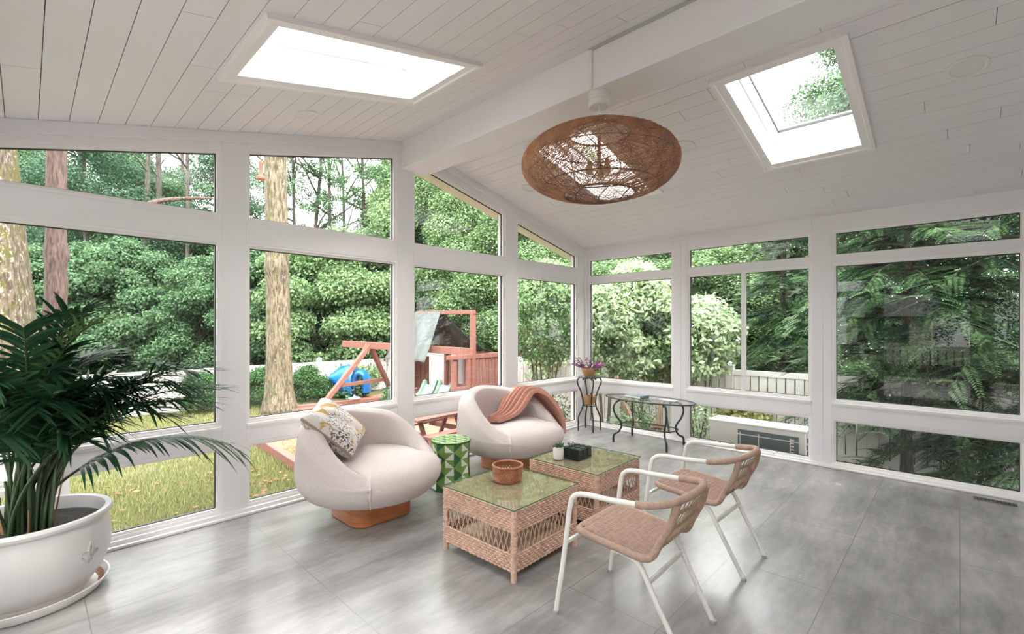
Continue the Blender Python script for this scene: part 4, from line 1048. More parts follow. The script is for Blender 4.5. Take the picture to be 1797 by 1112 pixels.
proto('sparse', crown_centres(42, 2.8, 4.2, 12.5, 4, .3, .8), .25, .6, 9000, .11, .075, 'leafA')
proto('maple', crown_centres(40, 1.45, .3, 3.2, 5, .5, .75), .28, .55, 36000, .075, .062, 'leafA', .6)
proto('maplelt', crown_centres(40, 1.4, .3, 3.3, 6, .5, .75), .28, .55, 36000, .075, .062, 'leafB', .6)
def trunk_mesh(r0, r1, h, wob, seed, m, branches=(), flare=1.4, n=16, name='trunk', parent=None):
    rg = random.Random(seed); m_ = MB(); N = 16; pts = []; rs = []
    ax, ay = rg.uniform(-1, 1), rg.uniform(-1, 1)
    for i in range(N+1):
        s_ = i/N; pts.append((wob*sin(s_*3+ax)*s_, wob*cos(s_*2.6+ay)*s_, h*s_)); rs.append((r0+(r1-r0)*s_)*(1+(flare-1)*math.exp(-s_*h/.35))*(1+rg.uniform(-.02, .02)))
    m_.tube(pts, rs, n)
    for (s_, az, L, r, rise) in branches:
        i = int(s_*N); b = Vector(pts[i]); d = Vector((cos(az), sin(az), rise)).normalized()
        q = [b + d*L*j/6 + Vector((rg.uniform(-.03, .03)*L*j/6, rg.uniform(-.03, .03)*L*j/6, rg.uniform(-.02, .05)*L*j/6)) for j in range(7)]
        m_.tube(q, [r*(1-.8*j/6) for j in range(7)], 6)
    return m_.build(name, m, parent, smooth=60)
TR = {}
def tree(key, x, y, label, cat='tree', group=None, sc=1, sz=None, rz=0, name='woodland_tree', tr=.11, z=GZ-.02, h=None, bark='darkbark'):
    t = thing(name, label, cat, (x, y, z), 0, group)
    me, C = PROTO[key]; f_ = link('foliage', me, t); f_.scale = (sc, sc, sz or sc); f_.rotation_euler = (0, 0, rz)
    tk = (key, tr, bark)
    if tk not in TR:
        rg = random.Random(len(TR)); top = float(C[:, 2].max()); br = [(rg.uniform(.25, .92), rg.uniform(0, 2*pi), rg.uniform(.5, 1.0)*float(np.abs(C[:, 0]).max()), tr*.4, rg.uniform(.3, 1.1)) for k in range(12)]
        TR[tk] = trunk_mesh(tr, tr*.35, top*.97, .18, len(TR)+3, bark, br, parent=t)
        o = TR[tk]
    else:
        o = TR[tk].copy(); COL.objects.link(o); o.parent = t
    o.scale = (sc, sc, sz or sc); o.rotation_euler = (0, 0, rz); return t
rng = random.Random(31)
WG = 'woodland trees beyond the back fence'
WL = 'tall leafy woodland tree standing beyond the back fence'
k = 0
for row, (D0, n, keys) in enumerate(((17.5, 15, ('dense', 'deep', 'dense')), (22, 15, ('deep', 'dense', 'sparse')), (27, 14, ('deep', 'deep', 'sparse')))):
    for i in range(n):
        px = -120 + 900*(i+.5)/n + rng.uniform(-25, 25); D = D0*rng.uniform(.93, 1.08)
        gap = 470 < px < 735
        key = keys[(i+row) % 3]
        if gap and row == 0: key = 'sparse'
        if gap and row == 1: continue
        x, y = P(px, D)
        if y < 10.8: y = 10.8 + rng.random()
        sc = rng.uniform(.9, 1.12)*(D/20)**.5
        szz = sc*(.42 if row == 2 else rng.uniform(.9, 1.1))
        if row == 0 and not gap: szz *= rng.choice([.62, .8, 1.0])
        tree(key, x, y, WL, 'tree', WG, sc, szz, rng.uniform(0, 6.28), tr=.12)
# understorey maples along the back fence
UG = 'young maples along the back fence'
for px, D, sc, key in ((-60, 13.6, 1.1, 'maple'), (60, 14.2, 1.15, 'maple'), (150, 15, 1.2, 'maple'), (215, 15.2, 1.25, 'maple'), (280, 15.6, 1.15, 'maple'), (345, 15.3, 1.1, 'maple'), (405, 15.5, 1.15, 'maple'), (455, 15.8, 1.2, 'maple'), (545, 15.6, 1.25, 'maplelt'), (590, 16.0, 1.35, 'maplelt'), (640, 16.6, 1.35, 'maplelt'), (500, 17, 1.2, 'maple')):
    x, y = P(px, D); tree(key, x, max(y, 10.9), 'young maple with layered leaves overhanging the white back fence', 'tree', UG, sc, sc*1.15, px, 'young_maple', .04)
# bright trees past the playset and round the corner
BG = 'bright green trees beyond the playset fence'
for px, D, sc, szz in ((690, 19.5, .95, .85), (745, 17.5, 1.0, 1.0), (800, 17, 1.0, .98), (850, 16, 1.0, .92), (905, 15.5, 1.0, .86), (955, 14.5, .95, .78), (1010, 14, .95, .78), (720, 24, 1.2, 1.2), (820, 23, 1.2, 1.2), (930, 21, 1.1, 1.05)):
    x, y = P(px, D); tree('light', max(x, 3.9), y, 'full bright-green tree rising behind the playset-side fence', 'tree', BG, sc, szz, px*.7, 'bright_tree', .12)
EG = 'leafy trees beyond the spaced-board fence'
for px, D, sc, szz, key in ((1060, 12, .85, .5, 'light'), (1110, 12.5, .9, .52, 'light'), (1165, 12, .85, .5, 'light'), (1220, 12.5, .85, .5, 'light'), (1275, 12, .85, .48, 'light'), (1330, 12, .8, .46, 'light'), (1140, 17, 1.1, .6, 'deep'), (1250, 17, 1.1, .6, 'deep'), (1390, 11.5, .75, .55, 'dense'), (1600, 12, 1.0, .9, 'deep'), (1720, 11.5, 1.0, .9, 'deep'), (1860, 11, 1, .9, 'deep')):
    x, y = P(px, D); tree(key, max(x, 4.6), y, 'leafy tree behind the fence of spaced boards', 'tree', EG, sc, szz, px*.37, 'fence_side_tree', .1)
x, y = P(1500, 13); tree('dense', x, y, 'tall tree whose top shows through the boarded-slope skylight', 'tree', None, 1.0, 1.02, 2, 'tall_tree', .14)
# three big trunks in the lawn
def big_trunk(px, D, r0, r1, h, label, m, seed, lean=(0, 0), knots=(), br=(), flare=1.5, crown=None):
    x, y = P(px, D); t = thing('mature_tree', label, 'tree', (x, y, GZ-.02))
    rg = random.Random(seed); N = 64; n = 40; rings = []
    for i in range(N+1):
        s_ = i/N; z = h*s_; r = r0+(r1-r0)*s_; r *= 1+(flare-1)*math.exp(-z/.45)
        ring = []
        for k in range(n):
            a = 2*pi*k/n; q = r*(1+.05*sin(5*a+s_*2)+.03*sin(9*a-s_*5)*1 + (.16*math.exp(-z/.4)*sin(5*a+1)) + rg.uniform(-.012, .012))
            for (kz, ka, kh, ks) in knots:
                da = (a-ka+pi) % (2*pi)-pi; q += kh*math.exp(-((z-kz)/ks)**2-(da*r/ks)**2)
            ring.append((lean[0]*s_+q*cos(a), lean[1]*s_+q*sin(a), z))
        rings.append(ring)
    m_ = MB(); m_.loft(rings, True, False, True); m_.build('trunk', m, t, smooth=180)
    for (z, az, L, r, rise) in br:
        b = Vector((lean[0]*z/h, lean[1]*z/h, z)); d = Vector((cos(az), sin(az), rise)).normalized(); m_ = MB()
        q = smooth_path([b + d*L*j/5 + Vector((rg.uniform(-.08, .08)*L*.5*(j > 0), rg.uniform(-.08, .08)*L*.5*(j > 0), rg.uniform(-.03, .12)*L*.5*(j > 0))) for j in range(6)], 4)
        m_.tube(q, [r*(1-.75*j/(len(q)-1)) for j in range(len(q))], 10); m_.build('branch', m, t, smooth=180)
    if crown:
        C = np.array(crown[0], float); o = link('foliage', fastmesh('foliage', leaves(C, crown[1], crown[2], .17, .12, .6), 4, [crown[3]]), t)
    return t
hi = [(rng.uniform(-4, 4), rng.uniform(-4, 4), rng.uniform(10, 14)) for k in range(30)]
big_trunk(8, 8.2, .56, .36, 9.5, 'huge lichen-spotted oak trunk behind the palm fronds', 'oakbark', 1, (-.55, .3), [(5, 4, .1, .3)], flare=1.5, crown=(hi, (.6, .6, .2), 5000, 'leafA'))
big_trunk(97, 9.6, .175, .15, 9.5, 'slimmer pinkish trunk with a knotted collar beside the lichen-spotted oak', 'pinkbark', 2, (.02, 0), [(3.62, a, .03, .13) for a in (0, 1.2, 2.4, 3.6, 4.8, 6)] + [(1.9, 4, .03, .3), (2.9, 5.5, .04, .2), (2.4, 3.3, .03, .2)], [(4.35, R(8), 3.2, .10, .34), (4.5, R(200), 1.6, .07, .5)], flare=1.2)
big_trunk(492, 11.25, .285, .19, 11, 'straight pale furrowed trunk rising from the lawn beyond the gable window', 'palebark', 3, (-.16, .1), [(3.55, R(215), .09, .2), (2.5, R(265), .03, .12)], [(6.8, R(20), 2.5, .08, .5)], flare=1.45)
# slim bare woodland trunks
for px, D, r, lab in ((255, 16.5, .10, 'slim dark bare trunk left of a closely spaced pair in the woods'), (277, 17.2, .12, 'slim dark bare trunk right of a closely spaced pair in the woods'), (327, 16.2, .08, 'thin brown bare trunk standing alone near the window post'),):
    x, y = P(px, D); t = thing('bare_tree', lab, 'tree', (x, y, GZ)); trunk_mesh(r, r*.6, 11, .1, px, 'darkbark', [(.5, 1, 1.5, .03, .6), (.7, 4, 1.8, .03, .5)], parent=t)
for px, D, r, lab in ((552, 19, .11, 'forked grey tree with thin limbs against the white sky'), (600, 20, .09, 'thin grey tree beside the forked one against the sky'), (664, 18.5, .12, 'grey leaning-limbed tree nearest the ridge post')):
    x, y = P(px, D); t = thing('bare_tree', lab, 'tree', (x, y, GZ))
    rg = random.Random(px); trunk_mesh(r, r*.4, 12, .5, px, 'twig', [(rg.uniform(.35, .95), rg.uniform(0, 6.28), rg.uniform(1.5, 3.5), .045, rg.uniform(.4, 1.3)) for k in range(14)], parent=t)

# ------------------------------------------------------------------ shrubs
def shrub(name, x, y, h, w_, n, L, W, m, label, cat='shrub', group=None, stems=5, z=GZ, extra=None, up=.55, sig=.10, k=60, seed=1, zl=.1):
    t = thing(name, label, cat, (x, y, z), 0, group); C = crown_centres(k, w_/2, h*zl, h*.97, seed, .5, .6)
    rd = np.random.default_rng(seed); f_ = link('foliage', fastmesh('foliage', dome_leaves(C, rd.uniform(sig*1.1, sig*2.1, k), n, L, W, rd, .7, .3), 4, [m]), t)
    rg = random.Random(seed); 
    for j in range(stems):
        a = 2*pi*j/stems; m_ = MB(); m_.tube(smooth_path([(.03*cos(a), .03*sin(a), 0), (w_*.14*cos(a), w_*.14*sin(a), h*.4), (w_*.25*cos(a+.3), w_*.25*sin(a+.3), h*.85)], 5), [.018-.001*q for q in range(11)], 5); m_.build('stem', 'twig', t)
    if extra: link('blossom', fastmesh('blossom', leaves(C, (sig*1.2, sig*1.2, sig), extra[1], extra[2], extra[2]*.9, .2), 4, [extra[0]]), t)
    return t
for px, D, wd, h, lab in ((449, 12.6, 1.15, .95, 'clipped boxwood on the window-post side of the pale trunk'), (541, 12.9, 1.0, .92, 'clipped boxwood in front of the fence on the swing side of the pale trunk'), (352, 11.2, .9, .95, 'leafy bush by the back fence behind the palm tips')):
    x, y = P(px, D); shrub('boxwood', x, min(y, 9.0), h, wd, 9000, .05, .035, 'hedge', lab, 'bush', None, 4, sig=.09, k=90, seed=px)
for px, D, wd, h, lab in ((575, 13.8, .8, .5, 'low plants at the fence foot under the blue plastic slide'), (615, 13.6, .9, .45, 'low leafy plants behind the swing frame'), (700, 12.0, .8, .5, 'green plants at the end of the timber border')):
    x, y = P(px, D); shrub('border_plant', x, min(y, 9.4), h, wd, 1600, .09, .06, 'leafA', lab, 'plant', None, 3, sig=.1, k=30, seed=px)
x, y = P(965, 8.7); shrub('flowering_shrub', x+.15, y+.25, 3.3, 1.75, 22000, .07, .048, 'leafB', 'tall flowering shrub with pale pink blossoms at the room corner', 'shrub', None, 6, sig=.17, k=110, seed=12, zl=.43, extra=('pinkfl', 260, .06))
x, y = P(1062, 8.2); shrub('flowering_shrub', x, y, 2.75, 1.0, 9000, .08, .055, 'leafP', 'pale-leaved shrub just past the corner post', 'shrub', None, 4, sig=.14, k=60, seed=13, zl=.4, extra=('pinkfl', 60, .06))
x, y = P(1120, 8.3); shrub('young_tree', x, y, 3.1, 1.5, 13000, .115, .05, 'leafP', 'young tree with drooping pale leaves behind the glass console table', 'tree', None, 2, sig=.17, k=75, seed=14, up=.75, zl=.36)
x, y = P(1180, 8.3); shrub('young_tree', x, y, 2.3, 1.1, 8500, .10, .06, 'leafB', 'broad-leaved young tree beside the sliding window post', 'tree', None, 3, sig=.16, k=50, seed=15, up=.75, zl=.5)
x, y = P(1232, 7.8); shrub('young_tree', x, y, 2.45, 1.1, 9000, .10, .06, 'leafP', 'pale leafy young tree in the fixed half of the sliding window', 'tree', None, 3, sig=.16, k=55, seed=16, up=.75, zl=.52)
for px, D, h, wd, lab, m in ((1085, 7.45, .6, .55, 'ferny green shrub under the window behind the plant stand', 'leafP'), (1118, 7.8, .85, .5, 'leafy shrub against the spaced boards behind the console table', 'leafB'), (1226, 6.9, .85, .5, 'green shrub beside the outdoor condenser', 'leafP'), (985, 7.7, .9, .8, 'leggy dark-stemmed shrub in front of the white fence by the corner', 'leafA')):
    x, y = P(px, D); shrub('garden_shrub', max(x, .72) if px > 1030 else x, y if px > 1030 else max(y, .8), h, wd, 900, .07, .033, m, lab, 'shrub', None, 5, sig=.11, k=40, seed=px, up=.6)
x, y = P(1310, 7.9); shrub('variegated_shrub', x, y, .80, .95, 2600, .10, .055, 'varieg', 'yellow-variegated shrub behind the outdoor condenser', 'shrub', None, 4, sig=.1, k=40, seed=17, up=.5)
# creeper over the fence, seen beside the flower bowl
t = thing('fence_creeper', 'creeper trailing over the white fence near the corner post', 'creeper', (2.36, 2.75, .3)); m_ = MB()
C = np.array([(0, rng.uniform(-.8, .6), .45 - .5*rng.random()**2*q) for q in np.linspace(.2, 1.6, 30)]); C[:, 2] = np.minimum(C[:, 2], .5)
link('foliage', fastmesh('foliage', leaves(C, (.06, .1, .08), 420, .13, .11, .2), 4, ['leafP']), t)
m_.tube(smooth_path([(.05, -.9, .46), (-.03, -.3, .44), (-.03, .2, .3), (-.02, .5, -.3)], 6), .008, 6); m_.build('vine', 'twig', t)
# ground-level weeds outside the low eave windows
V = leaves(np.array([(rng.uniform(.25, 1.9), rng.uniform(-4.6, .2), GZ+.05+rng.random()*.12) for k in range(40)]), (.10, .10, .04), 1200, .09, .045, .6)
o = link('undergrowth', fastmesh('undergrowth', V, 4, ['leafB'])); tag(o, 'low weeds and ferns along the foot of the condenser-side wall', 'weeds', kind='stuff')
# hemlock outside the big dark window
def hemlock(x, y, h, rmax, seed, label, n_br=80, dense=1.0, zm=.35):
    t = thing('hemlock_tree', label, 'tree', (x, y, GZ-.02)); rg = random.Random(seed)
    trunk_mesh(.06, .03, h, .05, seed, 'darkbark', parent=t); Vs = []; mi = []; m_ = MB()
    for i in range(n_br):
        z = zm + (h-zm-.25)*(i+rg.random())/n_br; L = rmax*(1-(z/h)**1.5*.75)*rg.uniform(.55, 1.08); az = i*2.399+rg.uniform(-.5, .5); el = rg.uniform(-.05, .45); sag = rg.uniform(.35, .8)
        d = np.array([cos(az), sin(az), el]); sdv = np.array([-sin(az), cos(az), 0]); at_ = lambda s_: np.array([0, 0, z]) + d*L*s_ - np.array([0, 0, sag*L*s_*s_])
        m_.tube([at_(q/8) for q in range(9)], [.012*(1-.9*q/8)+.001 for q in range(9)], 4)
        ns = int(15*dense)
        for si, s_ in enumerate(np.linspace(.25, 1, ns)):
            p = at_(s_)
            for q in (-1, 1):
                l = L*.40*(1.2-s_*.8)*rg.uniform(.6, 1.15)+.05; dv = sdv*q*rg.uniform(.6, .95) + d*rg.uniform(.5, 1.0) + np.array([0, 0, rg.uniform(-.7, .1)]); dv /= np.linalg.norm(dv)
                tw = rg.uniform(-.5, .5); lat = np.cross(dv, np.array([sdv[0]*tw, sdv[1]*tw, 1])); lat /= np.linalg.norm(lat); nrm = np.cross(lat, dv)
                nk = max(6, int(l/.025)); lit = 0 if (s_ > .45 and rg.random() < .8) else 1  # inner sprays take the shaded needle colour, outer ones mostly the lit one
                for j in range(nk):
                    u = (j+.5)/nk; c = p + dv*l*u - np.array([0, 0, .25*l*u*u]); wd = (.056*(1-.75*u)+.013)*(.6+l)
                    for e in (-1, 1):
                        dd = lat*e*wd + dv*wd*1.0 - nrm*wd*.25; pr = np.cross(dd, nrm); pr = pr/(np.linalg.norm(pr)+1e-6)*(.006+.08*wd)
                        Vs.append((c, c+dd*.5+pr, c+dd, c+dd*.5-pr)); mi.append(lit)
    m_.build('branch_work', 'twig', t); link('foliage', fastmesh('foliage', np.array(Vs).reshape(-1, 3), 4, ['needle', 'needle_shade'], mi), t); return t
hemlock(1.85, -3.65, 6.2, 1.6, 1, 'hemlock filling the middle of the large dark eave window', 130, zm=.95)
hemlock(2.0, -4.75, 6.5, 1.9, 2, 'hemlock at the house-side end of the large dark eave window', 130)
hemlock(3.9, -1.75, 5.2, 1.35, 3, 'narrower hemlock behind the spaced boards in the sliding window', 90, zm=.9)
hemlock(3.9, -3.9, 7.5, 2.2, 4, 'taller dark hemlock standing behind the other hemlocks', 120, .8)
# bare twisted stump seen under the console table
t = thing('forked_stump', 'pale forked bare trunk with a burr outside the window behind the glass console', 'tree', (*P(1137, 7.35), GZ))
m_ = MB(); m_.tube(smooth_path([(0, 0, 0), (0, 0, .28), (-.10, .18, .55), (-.18, .36, .95), (-.2, .45, 1.3)], 6), [.06-.001*k for k in range(25)], 8); m_.tube(smooth_path([(0, 0, .2), (.03, -.10, .4), (.04, -.16, .62), (.05, -.2, 1.0)], 6), [.06-.0015*k for k in range(19)], 8); m_.build('trunk', 'drift', t)
m_ = MB(); rg = random.Random(4)
for k in range(60):
    d = Vector((rg.gauss(0, 1), rg.gauss(0, 1), rg.gauss(0, 1))).normalized(); c = Vector((.03, -.14, .52)); m_.tube([c, c+d*.05, c+d*rg.uniform(.08, .13)], [.03, .018, .003], 5)
m_.build('burr', 'drift', t)
# small red hummingbird feeder hanging outside the top window
x, y = P(458, 7.0); t = thing('bird_feeder', 'small red hanging feeder outside the slanted window in front of the pale trunk', 'bird feeder', (x, y, 3.72))
m_ = MB(); m_.lathe([(.001, -.02), (.06, -.01), (.065, .02), (.03, .04), (.028, .20), (.04, .22), (.035, .26), (.001, .27)], 20); m_.build('feeder_body', 'feeder', t)
m_ = MB(); m_.tube([(0, 0, .26), (0, 0, .55)], .004, 5); m_.build('hanger', 'chain', t)

# ------------------------------------------------------------------ play equipment
def at(px, py, D): x, y = P(px, D); return Vector((x, y, 1.5 - (py-HOR)*D/FPX))
ap = Vector((.33, 7.05, .98)); fl, fr_ = Vector((-1.22, 6.85, GZ)), Vector((1.40, 7.55, GZ))
t = thing('swing_frame', 'red timber swing A-frame with a long top beam joining the play tower', 'swing set', (ap.x, ap.y, GZ))
tw = Vector((.92, 5.15, .93)); dirb = (tw-ap).normalized()
m_ = MB(); m_.beam(ap - dirb*.95 + Vector((-.0, 0, .02)), tw + dirb*1.2, .10, .17); m_.build('top_beam', 'redwood', t, True, smooth=0, bevel=.006)
for f_ in (fl, fr_): m_ = MB(); m_.beam(ap + Vector((0, 0, .02)), f_, .10, .11); m_.build('leg', 'redwood', t, True, smooth=0, bevel=.006)
m_ = MB(); a = ap.lerp(fl, .60); b = ap.lerp(fr_, .60); m_.beam(a, b, .05, .09); m_.build('crossbar', 'redwood', t, True, smooth=0, bevel=.004)
for s_ in (-.18, .12): m_ = MB(); m_.beam(ap + Vector((s_, 0, -.16)), ap + Vector((s_*.3, 0, .06)), .06, .10); m_.build('brace', 'redwood', t, True, smooth=0)
def hang(name, label, f_, seat_m, kind):
    top = ap + dirb*f_ + Vector((0, 0, -.07)); t = thing(name, label, 'swing', top, 0)
    if kind == 'belt':
        for s_ in (-.14, .14): m_ = MB(); m_.tube([(s_, 0, 0), (s_*1.2, .02, -1.15)], .010, 6); m_.build('chain', 'chain', t)
        m_ = MB(); m_.lathe([(.001, -.19), (.10, -.18), (.155, -.10), (.16, .06), (.145, .13), (.13, .06), (.12, -.08), (.001, -.14)], 20, (0, 0, -1.12), sy=.7); m_.build('seat', seat_m, t)
    elif kind == 'disc':
        m_ = MB(); m_.tube([(0, 0, 0), (0, 0, -1.32)], .010, 6); m_.build('rope', 'chain', t)
        m_ = MB(); m_.lathe([(.001, -1.37), (.15, -1.37), (.16, -1.35), (.15, -1.335), (.03, -1.33), (.03, -1.27), (.001, -1.26)], 24); m_.build('seat', 'ceramic', t)
    else:
        for s_ in (-.07, .07): m_ = MB(); m_.tube([(s_, 0, 0), (s_, .02, -.75), (s_*.8, .03, -1.15)], .014, 6); m_.build('rope', 'yellow', t)
        m_ = MB(); m_.tube([(-.22, .02, -.62), (.22, .02, -.62)], .016, 8); m_.build('bar', 'chain', t)
hang('disc_swing', 'white disc swing hanging on one rope near the A-frame foot', -.55, 'ceramic', 'disc')
hang('bucket_swing', 'pale bucket swing on two chains under the play beam', .75, 'mint', 'belt')
hang('trapeze_swing', 'trapeze bar on yellow ropes hanging next to the window edge', 1.35, 'yellow', 'trapeze')
# tower
TX0, TX1, TY0, TY1 = .75, 2.12, 4.1, 6.1; RXc = 1.28
t = thing('play_tower', 'red timber play tower with a slatted deck under a draped tarpaulin roof', 'playset', ((TX0+TX1)/2, (TY0+TY1)/2, GZ))
def part(name, m, mb_, bev=.005): return mb_.build(name, m, t, True, smooth=0, bevel=bev)
for x, y, h in ((TX0, TY0, .83), (TX1, TY0, .83), (TX0, TY1, .83), (TX1, TY1, .83)):
    m_ = MB(); m_.box(x-.05, x+.05, y-.05, y+.05, GZ, h); part('post', 'redwood', m_)
m_ = MB(); m_.box(RXc-.055, RXc+.055, TY0-.10, TY0+.0, GZ, 1.86); part('ridge_post', 'redwood', m_)
m_ = MB(); m_.box(RXc-.055, RXc+.055, TY1, TY1+.1, GZ, 1.86); part('ridge_post', 'redwood', m_)
m_ = MB(); m_.beam((RXc, TY0-.12, 1.83), (RXc, TY1+.15, 1.86), .05, .09); part('ridge_beam', 'redwood', m_)
m_ = MB(); m_.beam((TX0-.25, TY0-.06, .80), (TX1+.28, TY0-.06, .80), .05, .10); part('eave_beam', 'redwood', m_)
m_ = MB(); m_.beam((TX1+.02, TY0-.1, .80), (TX1+.02, TY1, .80), .05, .10); part('eave_beam', 'redwood', m_)
m_ = MB()
for k in range(12): m_.box(TX0, TX1, TY0+.02+k*.166, TY0+.02+k*.166+.15, -.16, -.12)
part('deck', 'redwooddk', m_, 0)
m_ = MB(); m_.box(TX0-.08, TX1+.1, TY0-.11, TY0-.06, -.19, -.05); part('deck_beam', 'redwood', m_)
m_ = MB(); m_.box(TX0-.04, TX1+.04, TY0-.06, TY0-.02, .04, .12); m_.box(TX1+.0, TX1+.05, TY0, TY1, -.19, -.05); part('lower_rail', 'redwood', m_)
for k in range(10):
    x = TX0+.42+k*.105
    if x < TX1-.02: m_ = MB(); m_.box(x, x+.07, TY0-.055, TY0-.03, -.10, .76); part('baluster', 'redwood', m_, .003)
for k in range(6): y = TY0+.25+k*.31; m_ = MB(); m_.box(TX1-.03, TX1, y, y+.06, -.1, .76); part('baluster', 'redwood', m_, .003)
m_ = MB()
for k in range(5): x = TX0+.06+k*.145; m_.box(x, x+.125, TY1-.03, TY1, -.1, .70)
part('back_boards', 'redwooddk', m_, 0)
m_ = MB(); m_.box(TX0+.36, TX0+.44, TY0-.08, TY0-.0, -.55, .80); part('post', 'redwood', m_)
# tarpaulin: light outer sheet to the slide side, dark sagging sheet to the fence side
def tarp(name, m, xe, ze, yy, y1, sag):
    m_ = MB(); NU, NV = 26, 26; top = []
    for i in range(NU+1):
        u = i/NU; row = []
        for j in range(NV+1):
            v = j/NV; y0 = yy[0]+(yy[1]-yy[0])*u; y = y0+(y1-y0)*v
            x = RXc+(xe-RXc)*u; z = 1.90+(ze-1.90)*u - sag*sin(pi*u)*(.7+.3*cos(2*pi*v)) + .022*sin(13*v+5*u)*sin(pi*min(1, u*1.2)) + .014*sin(29*v-3*u)*u
            row.append(Vector((x, y, z)))
        top.append(row)
    v = [p for r in top for p in r]; b = [p - Vector((0, 0, .012)) for p in v]; n = NV+1
    f_ = [(i*n+j, i*n+j+1, (i+1)*n+j+1, (i+1)*n+j) for i in range(NU) for j in range(NV)]; k0 = len(v)
    edge = [j for j in range(n)] + [i*n+NV for i in range(1, NU+1)] + [NU*n+j for j in range(NV-1, -1, -1)] + [i*n for i in range(NU-1, 0, -1)]
    f2 = [tuple(k0+q for q in reversed(g)) for g in f_] + [(edge[i], edge[i-1], k0+edge[i-1], k0+edge[i]) for i in range(len(edge))]
    m_.add(v+b, f_+f2); recalc(m_.build(name, m, t, True, smooth=80))
tarp('tarpaulin', 'tarp', TX0-.40, .70, (TY0+1.15, TY0+.55), TY1+.25, .03)
tarp('tarpaulin', 'tarpdk', TX1+.30, .80, (TY0+1.10, TY0-.05), TY1+.2, .26)
prof_ = smooth_path([(0.05, .12, .0), (-.08, .13, 0), (-.30, -.05, 0), (-.48, -.14, 0), (-.75, -.38, 0), (-1.0, -.56, 0)], 5)
o = thing('wave_slide', 'pale green double wave slide coming down from the play tower', 'slide', (TX0-.02, TY0+.52, 0), R(32))
for s_ in (-1, 1):
    m_ = MB(); rings = []
    for p in prof_:
        c = [(-.17, .10), (-.15, .12), (-.13, .10), (-.11, .01), (0, -.01), (.11, .01), (.13, .10), (.15, .12), (.17, .10), (.15, -.03), (0, -.05), (-.15, -.03)]
        rings.append([(p.x, s_*.19+q[0], p.y+q[1]) for q in c])
    m_.loft(rings, True, False, True); recalc(m_.build('lane', 'mint', o, smooth=50))
# blue plastic slide hood behind the swing frame
x, y = P(617, 13.6); t = thing('blue_slide_hood', 'wrinkled bright blue plastic slide hood behind the swing frame', 'slide', (x, min(y, 9.0), 0))
ux = Vector((RT.x, RT.y, 0)); dx = Vector((FW.x, FW.y, 0)); rg = random.Random(6)
def bl(u, d, z): return ux*u + dx*d + Vector((0, 0, z))
m_ = MB(); rings = []
for i in range(25):
    s_ = i/24; u = -.56 + .66*s_; zt = .10+.16*sin(s_*pi*.9)+.18*s_; zb = -.02 - .78*s_**.8; rr_ = .5*(zt-zb)
    rings.append([bl(u + .02*sin(k*1.7+i), .34*sin(2*pi*k/18), (zt+zb)/2 + rr_*cos(2*pi*k/18) + .02*sin(3*k+i*.8)) for k in range(18)])
m_.loft(rings, True, False, True); recalc(m_.build('scoop', 'blue', t, smooth=70))
m_ = MB(); rings = []
for i in range(19):
    a = pi*i/18; cx_, cz_ = .27 - .17*cos(a), -.12 + .26*sin(a)
    if i == 0: rings.append([bl(cx_ + .11*cos(q), .22*sin(q), -.75) for q in [2*pi*k/12 for k in range(12)]])
    rings.append([bl(cx_ + .10*cos(a)*-1*cos(q) , .22*sin(q), cz_ + .10*sin(a)*cos(q)) for q in [2*pi*k/12 for k in range(12)]])
    if i == 18: rings.append([bl(cx_ + .10*-cos(a)*cos(q), .22*sin(q), -.42) for q in [2*pi*k/12 for k in range(12)]])
m_.loft(rings, True, False, True); recalc(m_.build('arch', 'blue', t, smooth=70))
m_ = MB(); 
for s_ in (.06, .34): m_.beam(bl(s_, .1, GZ), bl(s_, .1, -.1), .08, .08)
m_.build('stand', 'twig', t, smooth=0)
# picnic table outside the low window behind the green stool
x, y = P(762, 7.9); t = thing('picnic_table', 'red timber picnic table outside the low window behind the green stool', 'picnic table', (x, y, GZ), R(5)); t.scale = (.8, .8, .92)
m_ = MB()
for k in range(5): m_.box(-.75, .75, -.36+k*.147, -.36+k*.147+.135, .64, .68)
m_.build('table_top', 'redwood', t, smooth=0, bevel=.004)
for s_ in (-.5, .5):
    for q in (-1, 1): m_ = MB(); m_.beam((s_, q*.45, 0), (s_, q*.12, .64), .04, .10, (1, 0, 0)); m_.build('leg', 'redwood', t, smooth=0)
    m_ = MB(); m_.beam((s_, -.72, .36), (s_, .72, .36), .04, .09); m_.build('crossbar', 'redwood', t, smooth=0)
for q in (-1, 1): m_ = MB(); m_.box(-.75, .75, q*.62-.12, q*.62+.12, .40, .44); m_.build('bench_seat', 'redwood', t, smooth=0, bevel=.004)

# ------------------------------------------------------------------ condenser
t = thing('outdoor_condenser', 'cream heat pump condenser with a dark grille outside the low sliding-window bay', 'air conditioner', (.62, -2.26, GZ))
HX, HY, HH = .165, .56, .83
m_ = MB(); m_.box(-HX, HX, -HY, HY, .06, HH); m_.build('cabinet', 'acbody', t, smooth=0, bevel=.012)
m_ = MB(); m_.box(-HX-.012, HX+.012, -HY-.012, HY+.012, HH-.002, HH+.028); m_.build('lid', 'acbody', t, smooth=0, bevel=.01)
m_ = MB(); m_.box(-HX-.006, -HX+.01, -HY+.07, HY-.36, .12, HH-.06); g = m_.build('grille', 'acgrille', t, smooth=0)
m_ = MB()
for y in (-.40, -.05, .17): m_.beam((-HX-.012, y, .13), (-HX-.012, y, HH-.09), .008, .008)
m_.beam((-HX-.012, -HY+.07, HH-.12), (-HX-.012, HY-.36, HH-.12), .008, .008); m_.build('guard_wire', 'acbody', g, smooth=0)
m_ = MB()
for k in range(16): m_.box(-HX-.012, -HX-.004, -.44, -.40, .15+k*.038, .165+k*.038)
m_.build('fin', 'acbody', g, smooth=0)
m_ = MB()
